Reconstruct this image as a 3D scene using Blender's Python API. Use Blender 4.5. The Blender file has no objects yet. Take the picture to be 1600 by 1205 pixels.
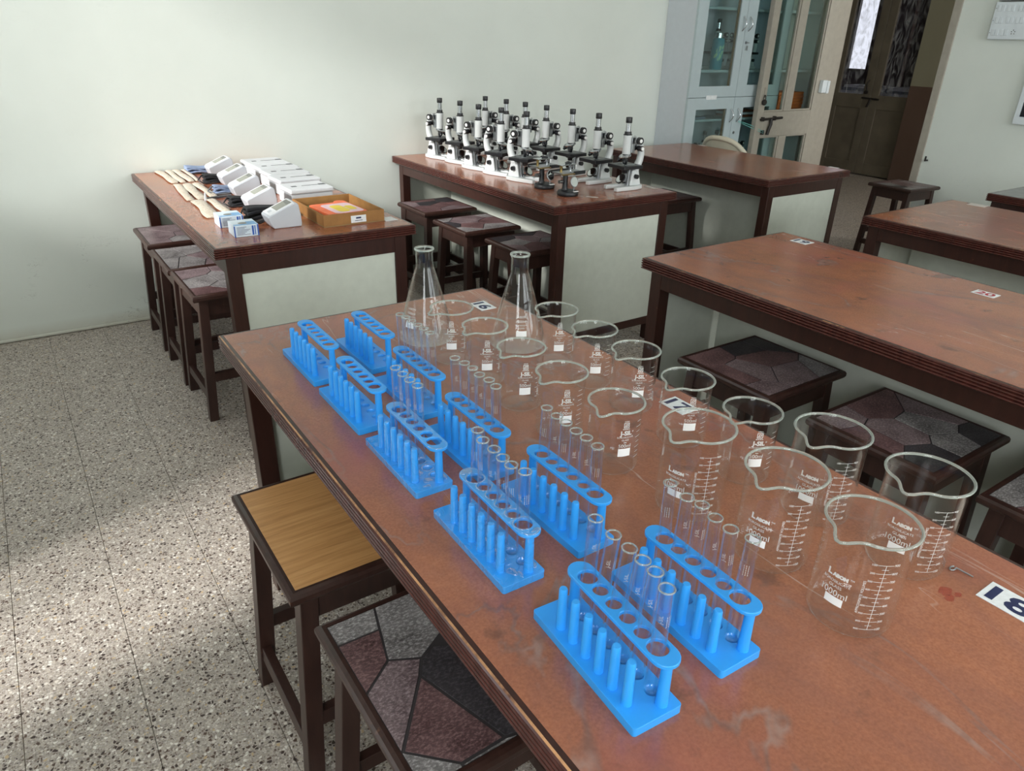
import bpy, bmesh, math, random
from mathutils import Vector, Matrix
random.seed(7)
PI = math.pi
sc = bpy.context.scene
C = sc.collection

# ------------------------------------------------------------------ camera
cam_d = bpy.data.cameras.new('camera')
cam_d.sensor_fit = 'HORIZONTAL'; cam_d.sensor_width = 36.0; cam_d.lens = 25.3159
cam_d.clip_start = 0.05; cam_d.clip_end = 100
cam = bpy.data.objects.new('camera', cam_d); C.objects.link(cam)
_r = Vector((0.827444, -0.560984, 0.025158)); _u = Vector((0.226531, 0.374453, 0.899149)); _f = Vector((0.513829, 0.738297, -0.436919))
cam.matrix_world = Matrix(((_r.x, _u.x, -_f.x, -0.11606), (_r.y, _u.y, -_f.y, -4.00857), (_r.z, _u.z, -_f.z, 1.39300), (0, 0, 0, 1)))
sc.camera = cam

# ------------------------------------------------------------------ world, sun, window and added fill lights, exposure
sc.view_settings.view_transform = 'Standard'; sc.view_settings.look = 'None'
sc.view_settings.gamma = 1.0; sc.view_settings.use_curve_mapping = False
sc.view_settings.exposure = -0.15
sc.cycles.use_denoising = True
sc.cycles.max_bounces = 14; sc.cycles.diffuse_bounces = 5; sc.cycles.glossy_bounces = 5
sc.cycles.transmission_bounces = 10; sc.cycles.transparent_max_bounces = 48
sc.cycles.caustics_reflective = False; sc.cycles.caustics_refractive = False
sc.cycles.sample_clamp_indirect = 6.0

F_ = dict(sun=1.32, winA=0.22, door=0.3, fillE=2.15, rear=1.95, world=0.9)
w = bpy.data.worlds.new('world'); sc.world = w; w.use_nodes = True
wb = w.node_tree.nodes['Background']
wb.inputs['Color'].default_value = (0.93, 0.97, 1.0, 1); wb.inputs['Strength'].default_value = 1.5 * F_['world']

def area(name, loc, sx, sy, d, power, col=(1, 1, 1)):
    l = bpy.data.lights.new(name, 'AREA'); l.shape = 'RECTANGLE'; l.size = sx; l.size_y = sy
    l.energy = power; l.color = col
    o = bpy.data.objects.new(name, l); C.objects.link(o); o.location = loc
    o.rotation_euler = Vector(d).to_track_quat('-Z', 'Y').to_euler()
    return o
sun = bpy.data.lights.new('sun', 'SUN'); sun.energy = 5.0 * F_['sun']; sun.angle = math.radians(9); sun.color = (1.0, 0.98, 0.95)
so = bpy.data.objects.new('sun', sun); C.objects.link(so)
so.rotation_euler = Vector((1.0, 0.20, -0.52)).to_track_quat('-Z', 'Y').to_euler()
LX = -1.3            # left wall plane; its windows: (y0, y1, z0, z1)
LWIN = [(-2.1, -0.2, 1.2, 2.8), (-2.75, -1.75, 0.06, 1.12), (-6.4, -4.7, 1.2, 2.6)]  # last opening is an added fill that brightens the far left-facing surfaces
LPOW = [60 * F_['winA'], 20 * F_['door'], 50 * F_['fillE']]
RY = -7.2            # rear wall plane; its windows are made up to carry fill light: (x0, x1, z0, z1)
RFILL = [(0.9, 2.7, 1.0, 2.5), (3.2, 5.0, 1.0, 2.5)]
for (y0, y1, z0, z1), p in zip(LWIN, LPOW):
    area('daylight_and_fill_left', (LX - 0.16, (y0 + y1) / 2, (z0 + z1) / 2), z1 - z0, y1 - y0, (1, 0, 0), p, (0.95, 0.98, 1.0))
for (x0, x1, z0, z1) in RFILL:
    area('fill_rear', ((x0 + x1) / 2, RY - 0.16, (z0 + z1) / 2), x1 - x0, z1 - z0, (0, 1, 0), 40 * F_['rear'], (0.95, 0.98, 1.0))  # added fill light standing outside the made-up rear openings

area('fill_corridor', (6.9, -3.45, 1.7), 1.4, 1.4, (0, 1, 0), 58, (1.0, 0.97, 0.92))  # added light that brightens the corridor through an invented opening

# ------------------------------------------------------------------ helpers
def lin(c):
    return tuple(((v / 255) / 12.92 if v / 255 <= 0.04045 else ((v / 255 + 0.055) / 1.055) ** 2.4) for v in c)

class MB:
    def __init__(s): s.v = []; s.f = []; s.m = []
    def add(s, vs, fs, m=0):
        b = len(s.v); s.v += [tuple(v) for v in vs]
        for f in fs: s.f.append([b + i for i in f]); s.m.append(m)
        return s
    def box(s, x0, y0, z0, x1, y1, z1, m=0):
        return s.add([(x0, y0, z0), (x1, y0, z0), (x1, y1, z0), (x0, y1, z0), (x0, y0, z1), (x1, y0, z1), (x1, y1, z1), (x0, y1, z1)],
                     [(0, 3, 2, 1), (4, 5, 6, 7), (0, 1, 5, 4), (1, 2, 6, 5), (2, 3, 7, 6), (3, 0, 4, 7)], m)
    def hexa(s, bot, top, m=0):      # two quads of corners, counter-clockwise from above
        return s.add(list(bot) + list(top), [(0, 3, 2, 1), (4, 5, 6, 7), (0, 1, 5, 4), (1, 2, 6, 5), (2, 3, 7, 6), (3, 0, 4, 7)], m)
    def prism(s, pts, z0, z1, m=0):  # pts ccw in xy
        n = len(pts)
        return s.add([(x, y, z0) for x, y in pts] + [(x, y, z1) for x, y in pts],
                     [tuple(range(n - 1, -1, -1)), tuple(range(n, 2 * n))] + [(i, (i + 1) % n, n + (i + 1) % n, n + i) for i in range(n)], m)
    def prism_y(s, pts, y0, y1, m=0):  # pts (x, z)
        n = len(pts)
        return s.add([(x, y0, z) for x, z in pts] + [(x, y1, z) for x, z in pts],
                     [tuple(range(n)), tuple(range(2 * n - 1, n - 1, -1))] + [(i, n + i, n + (i + 1) % n, (i + 1) % n) for i in range(n)], m)
    def prism_x(s, pts, x0, x1, m=0):  # pts (y, z)
        n = len(pts)
        return s.add([(x0, y, z) for y, z in pts] + [(x1, y, z) for y, z in pts],
                     [tuple(range(n - 1, -1, -1)), tuple(range(n, 2 * n))] + [(i, (i + 1) % n, n + (i + 1) % n, n + i) for i in range(n)], m)
    def lathe(s, prof, seg=32, c=(0, 0, 0), m=0, axis=None, warp=None):
        vs = []; fs = []
        for (r, z) in prof:
            for k in range(seg):
                a = 2 * PI * k / seg; x, y, zz = r * math.cos(a), r * math.sin(a), z
                if warp: x, y, zz = warp(x, y, zz, a)
                vs.append(Vector((x, y, zz)))
        n = len(prof)
        for i in range(n - 1):
            for k in range(seg):
                k2 = (k + 1) % seg
                fs.append((i * seg + k, i * seg + k2, (i + 1) * seg + k2, (i + 1) * seg + k))
        if axis is not None:
            q = Vector((0, 0, 1)).rotation_difference(Vector(axis).normalized())
            vs = [q @ v for v in vs]
        vs = [v + Vector(c) for v in vs]
        return s.add(vs, fs, m)
    def cyl(s, p, q, r, r2=None, seg=16, m=0):
        p = Vector(p); q = Vector(q); L = (q - p).length; r2 = r if r2 is None else r2
        return s.lathe([(1e-5, 0), (r, 0), (r2, L), (1e-5, L)], seg, p, m, q - p)
    def tube(s, pts, r, seg=8, m=0, closed=False, rz=None):
        pts = [Vector(p) for p in pts]; n = len(pts); vs = []; fs = []
        prev = None
        for i, p in enumerate(pts):
            if closed: t = (pts[(i + 1) % n] - pts[i - 1])
            else: t = pts[min(i + 1, n - 1)] - pts[max(i - 1, 0)]
            t.normalize()
            if prev is None:
                a = Vector((0, 0, 1)) if abs(t.z) < 0.9 else Vector((1, 0, 0))
                nrm = t.cross(a).normalized()
            else:
                nrm = (prev - t * prev.dot(t)).normalized()
            prev = nrm; b = t.cross(nrm)
            rr = r[i] if isinstance(r, (list, tuple)) else r
            for k in range(seg):
                a = 2 * PI * k / seg
                vs.append(p + nrm * (rr * math.cos(a)) + b * ((rz or rr) * math.sin(a)))
        for i in range(n if closed else n - 1):
            j = (i + 1) % n
            for k in range(seg):
                k2 = (k + 1) % seg
                fs.append((i * seg + k, i * seg + k2, j * seg + k2, j * seg + k))
        if not closed:
            fs.append(tuple(range(seg - 1, -1, -1))); fs.append(tuple((n - 1) * seg + k for k in range(seg)))
        return s.add(vs, fs, m)
    def mesh(s, name, mats, smooth=None):
        me = bpy.data.meshes.new(name); me.from_pydata(s.v, [], s.f)
        for m in (mats if isinstance(mats, (list, tuple)) else [mats]): me.materials.append(m)
        me.polygons.foreach_set('material_index', s.m)
        if smooth is not None:
            me.polygons.foreach_set('use_smooth', [True] * len(s.f)); me.set_sharp_from_angle(angle=math.radians(smooth))
        me.update()
        return me
    def build(s, name, mats, parent=None, bevel=0, smooth=None, seg=2, loc=None):
        o = bpy.data.objects.new(name, s.mesh(name, mats, smooth)); C.objects.link(o)
        if parent: o.parent = parent
        if loc: o.location = loc
        if bevel:
            b = o.modifiers.new('bevel', 'BEVEL'); b.width = bevel; b.segments = seg; b.limit_method = 'ANGLE'; b.angle_limit = math.radians(40)
        return o

def link(name, me, parent=None, loc=None, rz=0):
    o = bpy.data.objects.new(name, me); C.objects.link(o)
    if parent: o.parent = parent
    if loc: o.location = loc
    o.rotation_euler.z = rz
    return o
def thing(name, label, cat, loc=(0, 0, 0), rz=0, group=None):
    o = bpy.data.objects.new(name, None); C.objects.link(o)
    o.empty_display_size = 0.05; o.location = loc; o.rotation_euler = (0, 0, rz)
    tag(o, label, cat, group); return o
def tag(o, label, cat, group=None):
    o['label'] = label; o['category'] = cat
    if group: o['group'] = group
    return o
def struct(o): o['kind'] = 'structure'; return o
def dup(root, loc, rz=0, label=None, group=None, rot=None):
    r = root.copy(); C.objects.link(r); r.location = loc; r.rotation_euler = rot if rot else (0, 0, rz)
    if label: r['label'] = label
    if group: r['group'] = group
    for ch in list(root.children):
        c = ch.copy(); C.objects.link(c); c.parent = r
        for g in list(ch.children):
            d = g.copy(); C.objects.link(d); d.parent = c
    return r

def text_polys(txt, size, bold=0.0, spacing=1.0):
    """flat text as (verts, faces), centred on its own middle, cap height about size*0.7"""
    cu = bpy.data.curves.new('t', 'FONT'); cu.body = txt; cu.size = size; cu.align_x = 'CENTER'; cu.offset = bold
    cu.resolution_u = 3; cu.space_character = spacing
    o = bpy.data.objects.new('t', cu); C.objects.link(o)
    dg = bpy.context.evaluated_depsgraph_get(); dg.update()
    me = bpy.data.meshes.new_from_object(o.evaluated_get(dg))
    vs = [tuple(v.co) for v in me.vertices]; fs = [tuple(p.vertices) for p in me.polygons]
    bpy.data.objects.remove(o); bpy.data.curves.remove(cu); bpy.data.meshes.remove(me)
    return vs, fs

# ------------------------------------------------------------------ materials
def nmat(name):
    m = bpy.data.materials.new(name); m.use_nodes = True
    nt = m.node_tree; b = nt.nodes['Principled BSDF']
    return m, nt, b
class N:
    """tiny node-building helper"""
    def __init__(s, nt): s.nt = nt
    def n(s, typ, **kw):
        o = s.nt.nodes.new(typ)
        for k, v in kw.items(): setattr(o, k, v)
        return o
    def l(s, a, b): s.nt.links.new(a, b)
    def coord(s, kind='Object', scale=(1, 1, 1), rot=(0, 0, 0)):
        t = s.n('ShaderNodeTexCoord'); m = s.n('ShaderNodeMapping')
        m.inputs['Scale'].default_value = scale; m.inputs['Rotation'].default_value = rot
        if kind == 'World':
            g = s.n('ShaderNodeNewGeometry'); s.l(g.outputs['Position'], m.inputs['Vector'])
        else: s.l(t.outputs[kind], m.inputs['Vector'])
        return m.outputs['Vector']
    def noise(s, vec, scale, detail=4, rough=0.55, dist=0.0):
        t = s.n('ShaderNodeTexNoise'); t.inputs['Scale'].default_value = scale; t.inputs['Detail'].default_value = detail
        t.inputs['Roughness'].default_value = rough; t.inputs['Distortion'].default_value = dist
        s.l(vec, t.inputs['Vector']); return t.outputs['Fac']
    def ramp(s, fac, stops, interp='LINEAR'):
        t = s.n('ShaderNodeValToRGB'); t.color_ramp.interpolation = interp; e = t.color_ramp.elements
        while len(e) < len(stops): e.new(0.5)
        for i, (p, c) in enumerate(stops): e[i].position = p; e[i].color = (c[0], c[1], c[2], 1)
        s.l(fac, t.inputs['Fac']); return t.outputs['Color']
    def mix(s, fac, a, b, typ='MIX'):
        t = s.n('ShaderNodeMix', data_type='RGBA', blend_type=typ)
        for sock, v in ((t.inputs[0], fac), (t.inputs[6], a), (t.inputs[7], b)):
            if isinstance(v, (int, float)): sock.default_value = v
            elif isinstance(v, tuple): sock.default_value = (v[0], v[1], v[2], 1)
            else: s.l(v, sock)
        return t.outputs[2]
    def math(s, op, a, b=0.0, c=0.0, clamp=False):
        t = s.n('ShaderNodeMath', operation=op); t.use_clamp = clamp
        for i, v in enumerate((a, b, c)):
            if isinstance(v, (int, float)): t.inputs[i].default_value = v
            else: s.l(v, t.inputs[i])
        return t.outputs[0]
    def bump(s, h, strength, dist, bsdf):
        t = s.n('ShaderNodeBump'); t.inputs['Strength'].default_value = strength; t.inputs['Distance'].default_value = dist
        s.l(h, t.inputs['Height']); s.l(t.outputs['Normal'], bsdf.inputs['Normal'])
K = {}
def plain(name, rgb, rough=0.5, metal=0.0, spec=0.5, var=0.06, vscale=25, bump=0.0, coat=0.0):
    m, nt, b = nmat(name); h = N(nt)
    c = lin(rgb); fac = h.noise(h.coord('Object'), vscale, 3)
    d = tuple(max(0, v * (1 - var * 2)) for v in c); e = tuple(min(1, v * (1 + var * 2)) for v in c)
    h.l(h.ramp(fac, [(0.3, d), (0.7, e)]), b.inputs['Base Color'])
    b.inputs['Roughness'].default_value = rough; b.inputs['Metallic'].default_value = metal
    b.inputs['Specular IOR Level'].default_value = spec; b.inputs['Coat Weight'].default_value = coat; b.inputs['Coat Roughness'].default_value = 0.08
    if bump: h.bump(fac, bump, 0.002, b)
    K[name] = m; return m

# painted plaster: pale green-white, fine unevenness, scuffs and grime low down
def wall_mat(name, rgb, grime=True):
    m, nt, b = nmat(name); h = N(nt); v = h.coord('World')
    base = h.ramp(h.noise(v, 1.6, 5), [(0.3, lin(tuple(q - 5 for q in rgb))), (0.7, lin(tuple(min(255, q + 3) for q in rgb)))])
    if grime:
        g = h.n('ShaderNodeNewGeometry'); sx = h.n('ShaderNodeSeparateXYZ'); h.l(g.outputs['Position'], sx.inputs[0])
        low = h.math('SUBTRACT', 1.0, h.math('MULTIPLY', sx.outputs['Z'], 1.7), clamp=True)
        sc1 = h.noise(h.coord('World', (1.0, 1.0, 2.2), (0.2, 0.5, 0.3)), 9, 3, 0.5, 2.0)
        line = h.math('SUBTRACT', 1.0, h.math('MULTIPLY', h.math('ABSOLUTE', h.math('SUBTRACT', sc1, 0.5)), 55), clamp=True)
        patch = h.ramp(h.noise(v, 6, 2), [(0.56, (0, 0, 0)), (0.64, (1, 1, 1))])
        fac = h.math('MULTIPLY', h.math('MULTIPLY', line, patch), h.math('ADD', h.math('MULTIPLY', low, 0.55), 0.03))
        base = h.mix(fac, base, lin((95, 92, 84)))
        dirt = h.math('SUBTRACT', 1.0, h.math('MULTIPLY', sx.outputs['Z'], 14), clamp=True)
        base = h.mix(h.math('MULTIPLY', dirt, h.math('MULTIPLY', h.noise(v, 5, 3), 0.9)), base, lin((168, 152, 124)))
    h.l(base, b.inputs['Base Color']); b.inputs['Roughness'].default_value = 0.55; b.inputs['Specular IOR Level'].default_value = 0.35
    h.bump(h.noise(v, 60, 3), 0.08, 0.003, b)
    K[name] = m; return m
wall_mat('wall_paint', (224, 230, 223)); wall_mat('ceiling_paint', (236, 236, 232), False)
wall_mat('corridor_beige', (150, 146, 126), False); wall_mat('corridor_brown', (104, 84, 74), False)

# terrazzo
m, nt, b = nmat('terrazzo'); h = N(nt); v = h.coord('World')
def chips(scale, stops, edge):
    a = h.n('ShaderNodeTexVoronoi', feature='F1'); a.inputs['Scale'].default_value = scale; h.l(v, a.inputs['Vector'])
    e = h.n('ShaderNodeTexVoronoi', feature='DISTANCE_TO_EDGE'); e.inputs['Scale'].default_value = scale; h.l(v, e.inputs['Vector'])
    sp = h.n('ShaderNodeSeparateColor'); h.l(a.outputs['Color'], sp.inputs[0])
    col = h.ramp(sp.outputs[0], stops, 'CONSTANT')
    mask = h.math('GREATER_THAN', e.outputs['Distance'], edge)
    return col, mask, sp.outputs[1]
matrix = h.ramp(h.noise(v, 240, 2), [(0.3, lin((164, 154, 147))), (0.7, lin((192, 183, 176)))])
c2, m2, r2 = chips(215, [(0, lin((150, 142, 132))), (0.22, lin((212, 205, 195))), (0.45, lin((176, 166, 152))), (0.66, lin((196, 186, 172))), (0.85, lin((120, 104, 92)))], 0.10)
c1, m1, r1 = chips(132, [(0, lin((66, 52, 47))), (0.42, lin((92, 72, 62))), (0.55, lin((236, 232, 224))), (0.8, lin((200, 176, 140))), (0.9, lin((224, 216, 206)))], 0.12)
col = h.mix(m2, matrix, c2)
col = h.mix(h.math('MULTIPLY', m1, h.math('GREATER_THAN', r1, 0.68)), col, c1)
col = h.mix(0.25, col, h.ramp(h.noise(v, 1.3, 3), [(0.3, lin((160, 150, 144))), (0.7, lin((212, 204, 200)))]), 'MULTIPLY')
h.l(col, b.inputs['Base Color']); b.inputs['Roughness'].default_value = 0.42; b.inputs['Specular IOR Level'].default_value = 0.4
K['terrazzo'] = m
plain('joint', (140, 131, 122), 0.9)

# bench laminate: rust brown with mottling, cloudy stains and thin grey veins
m, nt, b = nmat('bench_laminate'); h = N(nt); v = h.coord('World')
base = h.ramp(h.noise(v, 5, 5, 0.6), [(0.3, lin((138, 82, 54))), (0.5, lin((158, 95, 64))), (0.72, lin((168, 104, 74)))])
base = h.mix(0.35, base, h.ramp(h.noise(v, 260, 2), [(0.3, lin((128, 76, 50))), (0.7, lin((184, 120, 88)))]))
base = h.mix(h.math('MULTIPLY', h.ramp(h.noise(v, 3.1, 4), [(0.52, (0, 0, 0)), (0.7, (1, 1, 1))]), 0.55), base, lin((158, 84, 78)))
nv = h.noise(h.coord('World', (1.3, 0.8, 1), (0, 0, 0.5)), 2.1, 5, 0.55, 1.2)
vein = h.math('SUBTRACT', 1.0, h.math('MULTIPLY', h.math('ABSOLUTE', h.math('SUBTRACT', nv, 0.5)), 75), clamp=True)
vm = h.math('MULTIPLY', vein, h.ramp(h.noise(v, 4, 2), [(0.42, (0, 0, 0)), (0.56, (1, 1, 1))]))
vcol = h.ramp(h.noise(v, 22, 3), [(0.4, lin((104, 84, 76))), (0.6, lin((164, 144, 134)))])
base = h.mix(h.math('MULTIPLY', vm, 0.62), base, vcol)
halo = h.math('SUBTRACT', 1.0, h.math('MULTIPLY', h.math('ABSOLUTE', h.math('SUBTRACT', nv, 0.5)), 12), clamp=True)
base = h.mix(h.math('MULTIPLY', halo, 0.3), base, lin((112, 68, 64)))
cl = h.ramp(h.noise(h.coord('World', (2.2, 0.7, 1), (0, 0, 0.25)), 5, 5, 0.65, 0.8), [(0.5, (0, 0, 0)), (0.72, (1, 1, 1))])
base = h.mix(h.math('MULTIPLY', cl, 0.5), base, lin((124, 78, 66)))
n2_ = h.noise(h.coord('World', (5.5, 0.55, 1), (0, 0, 0.18)), 2.2, 3, 0.5, 0.4)
scr = h.math('SUBTRACT', 1.0, h.math('MULTIPLY', h.math('ABSOLUTE', h.math('SUBTRACT', n2_, 0.52)), 230), clamp=True)
scr = h.math('MULTIPLY', scr, h.ramp(h.noise(v, 2.3, 2), [(0.5, (0, 0, 0)), (0.58, (1, 1, 1))]))
base = h.mix(h.math('MULTIPLY', scr, 0.5), base, lin((206, 180, 166)))
spot = h.ramp(h.noise(v, 13, 4, 0.6), [(0.63, (0, 0, 0)), (0.72, (1, 1, 1))])
base = h.mix(h.math('MULTIPLY', spot, 0.55), base, lin((80, 50, 40)))
h.l(base, b.inputs['Base Color'])
b.inputs['Roughness'].default_value = 0.22; b.inputs['Specular IOR Level'].default_value = 0.85
h.bump(h.noise(v, 180, 2), 0.05, 0.001, b)
K['bench_laminate'] = m

def wood(name, rgb, rough=0.35, scuff=True):
    m, nt, b = nmat(name); h = N(nt); v = h.coord('Object', (14, 14, 2.2))
    c = lin(rgb); base = h.ramp(h.noise(v, 4, 5, 0.6, 0.6), [(0.3, tuple(q * 0.72 for q in c)), (0.7, tuple(q * 1.25 for q in c))])
    if scuff:
        s = h.ramp(h.noise(h.coord('World'), 38, 3), [(0.70, (0, 0, 0)), (0.76, (1, 1, 1))])
        base = h.mix(h.math('MULTIPLY', s, 0.35), base, lin((128, 88, 66)))
    h.l(base, b.inputs['Base Color']); b.inputs['Roughness'].default_value = rough; b.inputs['Specular IOR Level'].default_value = 0.45
    K[name] = m; return m
wood('dark_wood', (52, 28, 22), 0.30); wood('stool_wood', (54, 34, 29)); wood('moulding_wood', (74, 38, 32), 0.2)
def worn(name, lo, hi, sc_):
    m, nt, b = nmat(name); h = N(nt)
    f = h.ramp(h.noise(h.coord('World', (1, 1, 1)), sc_, 5, 0.7), [(lo, (0, 0, 0)), (hi, (1, 1, 1))])
    h.l(h.mix(f, lin((78, 46, 38)), lin((186, 138, 96))), b.inputs['Base Color']); b.inputs['Roughness'].default_value = 0.5; K[name] = m
worn('worn_edge', 0.56, 0.68, 14); worn('worn_edge_much', 0.36, 0.55, 11)
# oak-look laminate of the tan stool
m, nt, b = nmat('oak_laminate'); h = N(nt)
g1 = h.noise(h.coord('World', (2.0, 34, 1), (0, 0, 0.0)), 3, 5, 0.6, 0.8)
base = h.ramp(g1, [(0.3, lin((172, 124, 74))), (0.5, lin((196, 146, 92))), (0.7, lin((208, 160, 106)))])
h.l(base, b.inputs['Base Color']); b.inputs['Roughness'].default_value = 0.4; K['oak_laminate'] = m
def stone(name, a, c):
    m, nt, b = nmat(name); h = N(nt); v = h.coord('World')
    n1 = h.noise(h.coord('World', (1, 1.7, 1), (0, 0, 0.6)), 150, 5, 0.75); n2 = h.noise(v, 14, 4)
    col = h.ramp(n1, [(0.36, lin(tuple(q * 0.5 for q in a))), (0.5, lin(a)), (0.62, lin(c))])
    col = h.mix(0.35, col, h.ramp(n2, [(0.3, lin(tuple(q * 0.55 for q in a))), (0.7, lin(c))]))
    h.l(col, b.inputs['Base Color']); b.inputs['Roughness'].default_value = 0.36; b.inputs['Specular IOR Level'].default_value = 0.45
    h.bump(n1, 0.25, 0.001, b); K[name] = m
stone('stone_grey', (104, 99, 99), (190, 186, 186)); stone('stone_maroon', (92, 64, 66), (146, 118, 118))
stone('stone_dark', (46, 43, 47), (92, 88, 92)); stone('stone_mauve', (104, 84, 88), (168, 152, 154))
plain('stone_joint', (52, 48, 50), 0.7)

plain('panel_white', (192, 197, 186), 0.5, var=0.02)
plain('rack_blue', (50, 158, 240), 0.3, var=0.01, spec=0.5)
m, nt, b = nmat('rack_blue_wet'); h = N(nt)
h.l(h.ramp(h.noise(h.coord('Object'), 20, 2), [(0.3, lin((44, 150, 232))), (0.7, lin((52, 160, 242)))]), b.inputs['Base Color'])
b.inputs['Roughness'].default_value = 0.22; b.inputs['Coat Weight'].default_value = 1.0; b.inputs['Coat Roughness'].default_value = 0.02
wetn = h.ramp(h.noise(h.coord('World'), 48, 2, 0.5, 0.8), [(0.46, (0, 0, 0)), (0.54, (1, 1, 1))])
t = h.n('ShaderNodeBump'); t.inputs['Strength'].default_value = 1.0; t.inputs['Distance'].default_value = 0.0045
h.l(wetn, t.inputs['Height']); h.l(t.outputs['Normal'], b.inputs['Coat Normal']); K['rack_blue_wet'] = m
plain('print_white', (244, 244, 242), 0.6, var=0.0)
def faint(name, a):     # thin silk-screen print, partly see-through
    m, nt, b = nmat(name); b.inputs['Base Color'].default_value = (*lin((240, 240, 236)), 1); b.inputs['Alpha'].default_value = a; b.inputs['Roughness'].default_value = 0.7; K[name] = m
faint('print_faint', 0.72); faint('print_fine', 0.42)
plain('white_paint', (222, 226, 226), 0.35, var=0.02); plain('scope_white', (208, 212, 212), 0.3, var=0.01)
plain('black_plastic', (26, 26, 29), 0.35, var=0.02); plain('black_metal', (22, 24, 28), 0.4, var=0.02)
plain('chrome', (205, 208, 212), 0.12, 1.0, var=0.01); plain('steel', (170, 174, 178), 0.28, 1.0, var=0.02)
plain('brass', (176, 150, 96), 0.3, 1.0, var=0.02); plain('mirror', (220, 222, 224), 0.03, 1.0, var=0.0)
plain('cabinet_white', (180, 194, 198), 0.4, var=0.01); plain('cabinet_side', (206, 212, 218), 0.45, var=0.01)
plain('edge_band', (132, 92, 48), 0.5); plain('door_cream', (164, 158, 146), 0.45, var=0.03, bump=0.05)
plain('corridor_door', (112, 104, 90), 0.5, var=0.08, vscale=5); plain('iron', (34, 30, 28), 0.5)
plain('cardboard', (152, 108, 58), 0.75, var=0.06); plain('cardboard_in', (150, 122, 82), 0.8, var=0.05)
plain('monitor_white', (228, 230, 234), 0.3, var=0.0); plain('monitor_grey', (190, 195, 202), 0.4, var=0.0)
plain('lcd', (142, 144, 134), 0.25, var=0.02); plain('lcd_dark', (108, 110, 106), 0.3)
plain('foam_white', (194, 197, 200), 0.7, var=0.01); plain('slot_grey', (86, 90, 92), 0.6)
plain('cloth_black', (24, 25, 30), 0.85, var=0.1, vscale=60, bump=0.3); plain('cloth_blue', (132, 148, 178), 0.85, var=0.1, vscale=60)
plain('rubber_grey', (96, 100, 104), 0.5); plain('wrap', (206, 192, 174), 0.25, var=0.12, vscale=120, bump=0.6)
plain('box_blue_white', (208, 222, 232), 0.45, var=0.04); plain('ink_blue', (36, 84, 168), 0.5); plain('ink_lightblue', (120, 170, 214), 0.5)
plain('ink_navy', (22, 34, 78), 0.5, var=0.02); plain('ink_red', (168, 26, 48), 0.5); plain('sticker_white', (226, 230, 232), 0.45, var=0.04, vscale=120)
plain('sticker_torn', (196, 190, 184), 0.7, var=0.1, vscale=140); plain('book_green', (72, 124, 72), 0.5); plain('foam_orange', (238, 118, 74), 0.6)
plain('print_pink', (232, 200, 210), 0.5); plain('print_yellow', (240, 214, 60), 0.5); plain('bottle_teal', (30, 132, 152), 0.3, var=0.03)
plain('leaf_green', (150, 200, 160), 0.4); plain('orange_box', (206, 108, 36), 0.55, var=0.05); plain('brown_book', (128, 62, 34), 0.6, var=0.1)
plain('string_teal', (110, 190, 184), 0.6); plain('chair_cream', (206, 200, 180), 0.45, var=0.02); plain('switch_white', (218, 226, 230), 0.35, var=0.01)
plain('screen_dark', (20, 24, 32), 0.2); plain('paper', (222, 224, 232), 0.7, var=0.05); plain('paper_grey', (120, 128, 146), 0.7, var=0.05)
plain('violet_wall', (104, 90, 104), 0.8, var=0.15, vscale=3); plain('pipe_pink', (196, 160, 156), 0.5); plain('desk_grey', (96, 92, 90), 0.6)
plain('grey_top', (150, 152, 150), 0.25, var=0.04)

# thin clear glass: transparent with a mirror film that grows towards grazing angles
def thin_glass(name, tint, base=0.045, edge=0.85, power=3.2, dirt=0.0, rough=0.0):
    m, nt, b = nmat(name); h = N(nt); nt.nodes.remove(b)
    out = [x for x in nt.nodes if x.type == 'OUTPUT_MATERIAL'][0]
    lw = h.n('ShaderNodeLayerWeight'); lw.inputs['Blend'].default_value = 0.5
    fac = h.math('ADD', h.math('MULTIPLY', h.math('POWER', lw.outputs['Facing'], power), edge), base, clamp=True)
    tr = h.n('ShaderNodeBsdfTransparent'); tr.inputs['Color'].default_value = (*tint, 1)
    gl = h.n('ShaderNodeBsdfGlossy'); gl.inputs['Roughness'].default_value = rough; gl.inputs['Color'].default_value = (0.96, 0.98, 0.97, 1)
    mx = h.n('ShaderNodeMixShader'); h.l(fac, mx.inputs[0]); h.l(tr.outputs[0], mx.inputs[1]); h.l(gl.outputs[0], mx.inputs[2])
    last = mx
    if dirt:
        df = h.n('ShaderNodeBsdfDiffuse'); df.inputs['Color'].default_value = (0.8, 0.82, 0.84, 1)
        nf = h.ramp(h.noise(h.coord('World', (3, 3, 1.2)), 3, 4, 0.6, 3.0), [(0.45, (0, 0, 0)), (0.7, (dirt, dirt, dirt))])
        m3 = h.n('ShaderNodeMixShader'); h.l(nf, m3.inputs[0]); h.l(mx.outputs[0], m3.inputs[1]); h.l(df.outputs[0], m3.inputs[2]); last = m3
    h.l(last.outputs[0], out.inputs['Surface']); K[name] = m; return m
thin_glass('lab_glass', (0.988, 0.992, 0.992), 0.012, 0.92, 4.4); thin_glass('tube_glass', (0.975, 0.985, 0.995), 0.02, 0.92, 3.0)
thin_glass('flask_glass', (0.98, 0.985, 0.985), 0.018, 0.95, 3.5)
thin_glass('water', (1.0, 1.0, 1.0), 0.10, 0.9, 2.0)
m, nt, b = nmat('red_smudge'); b.inputs['Base Color'].default_value = (*lin((170, 40, 36)), 1); b.inputs['Alpha'].default_value = 0.35; b.inputs['Roughness'].default_value = 0.5; K['red_smudge'] = m
thin_glass('pane_glass', (0.86, 0.92, 0.9), 0.05, 0.7, 4); thin_glass('dusty_glass', (0.9, 0.9, 0.94), 0.05, 0.7, 4, 0.3)
thin_glass('cabinet_glass', (0.78, 0.86, 0.85), 0.06, 0.7, 4)
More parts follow.
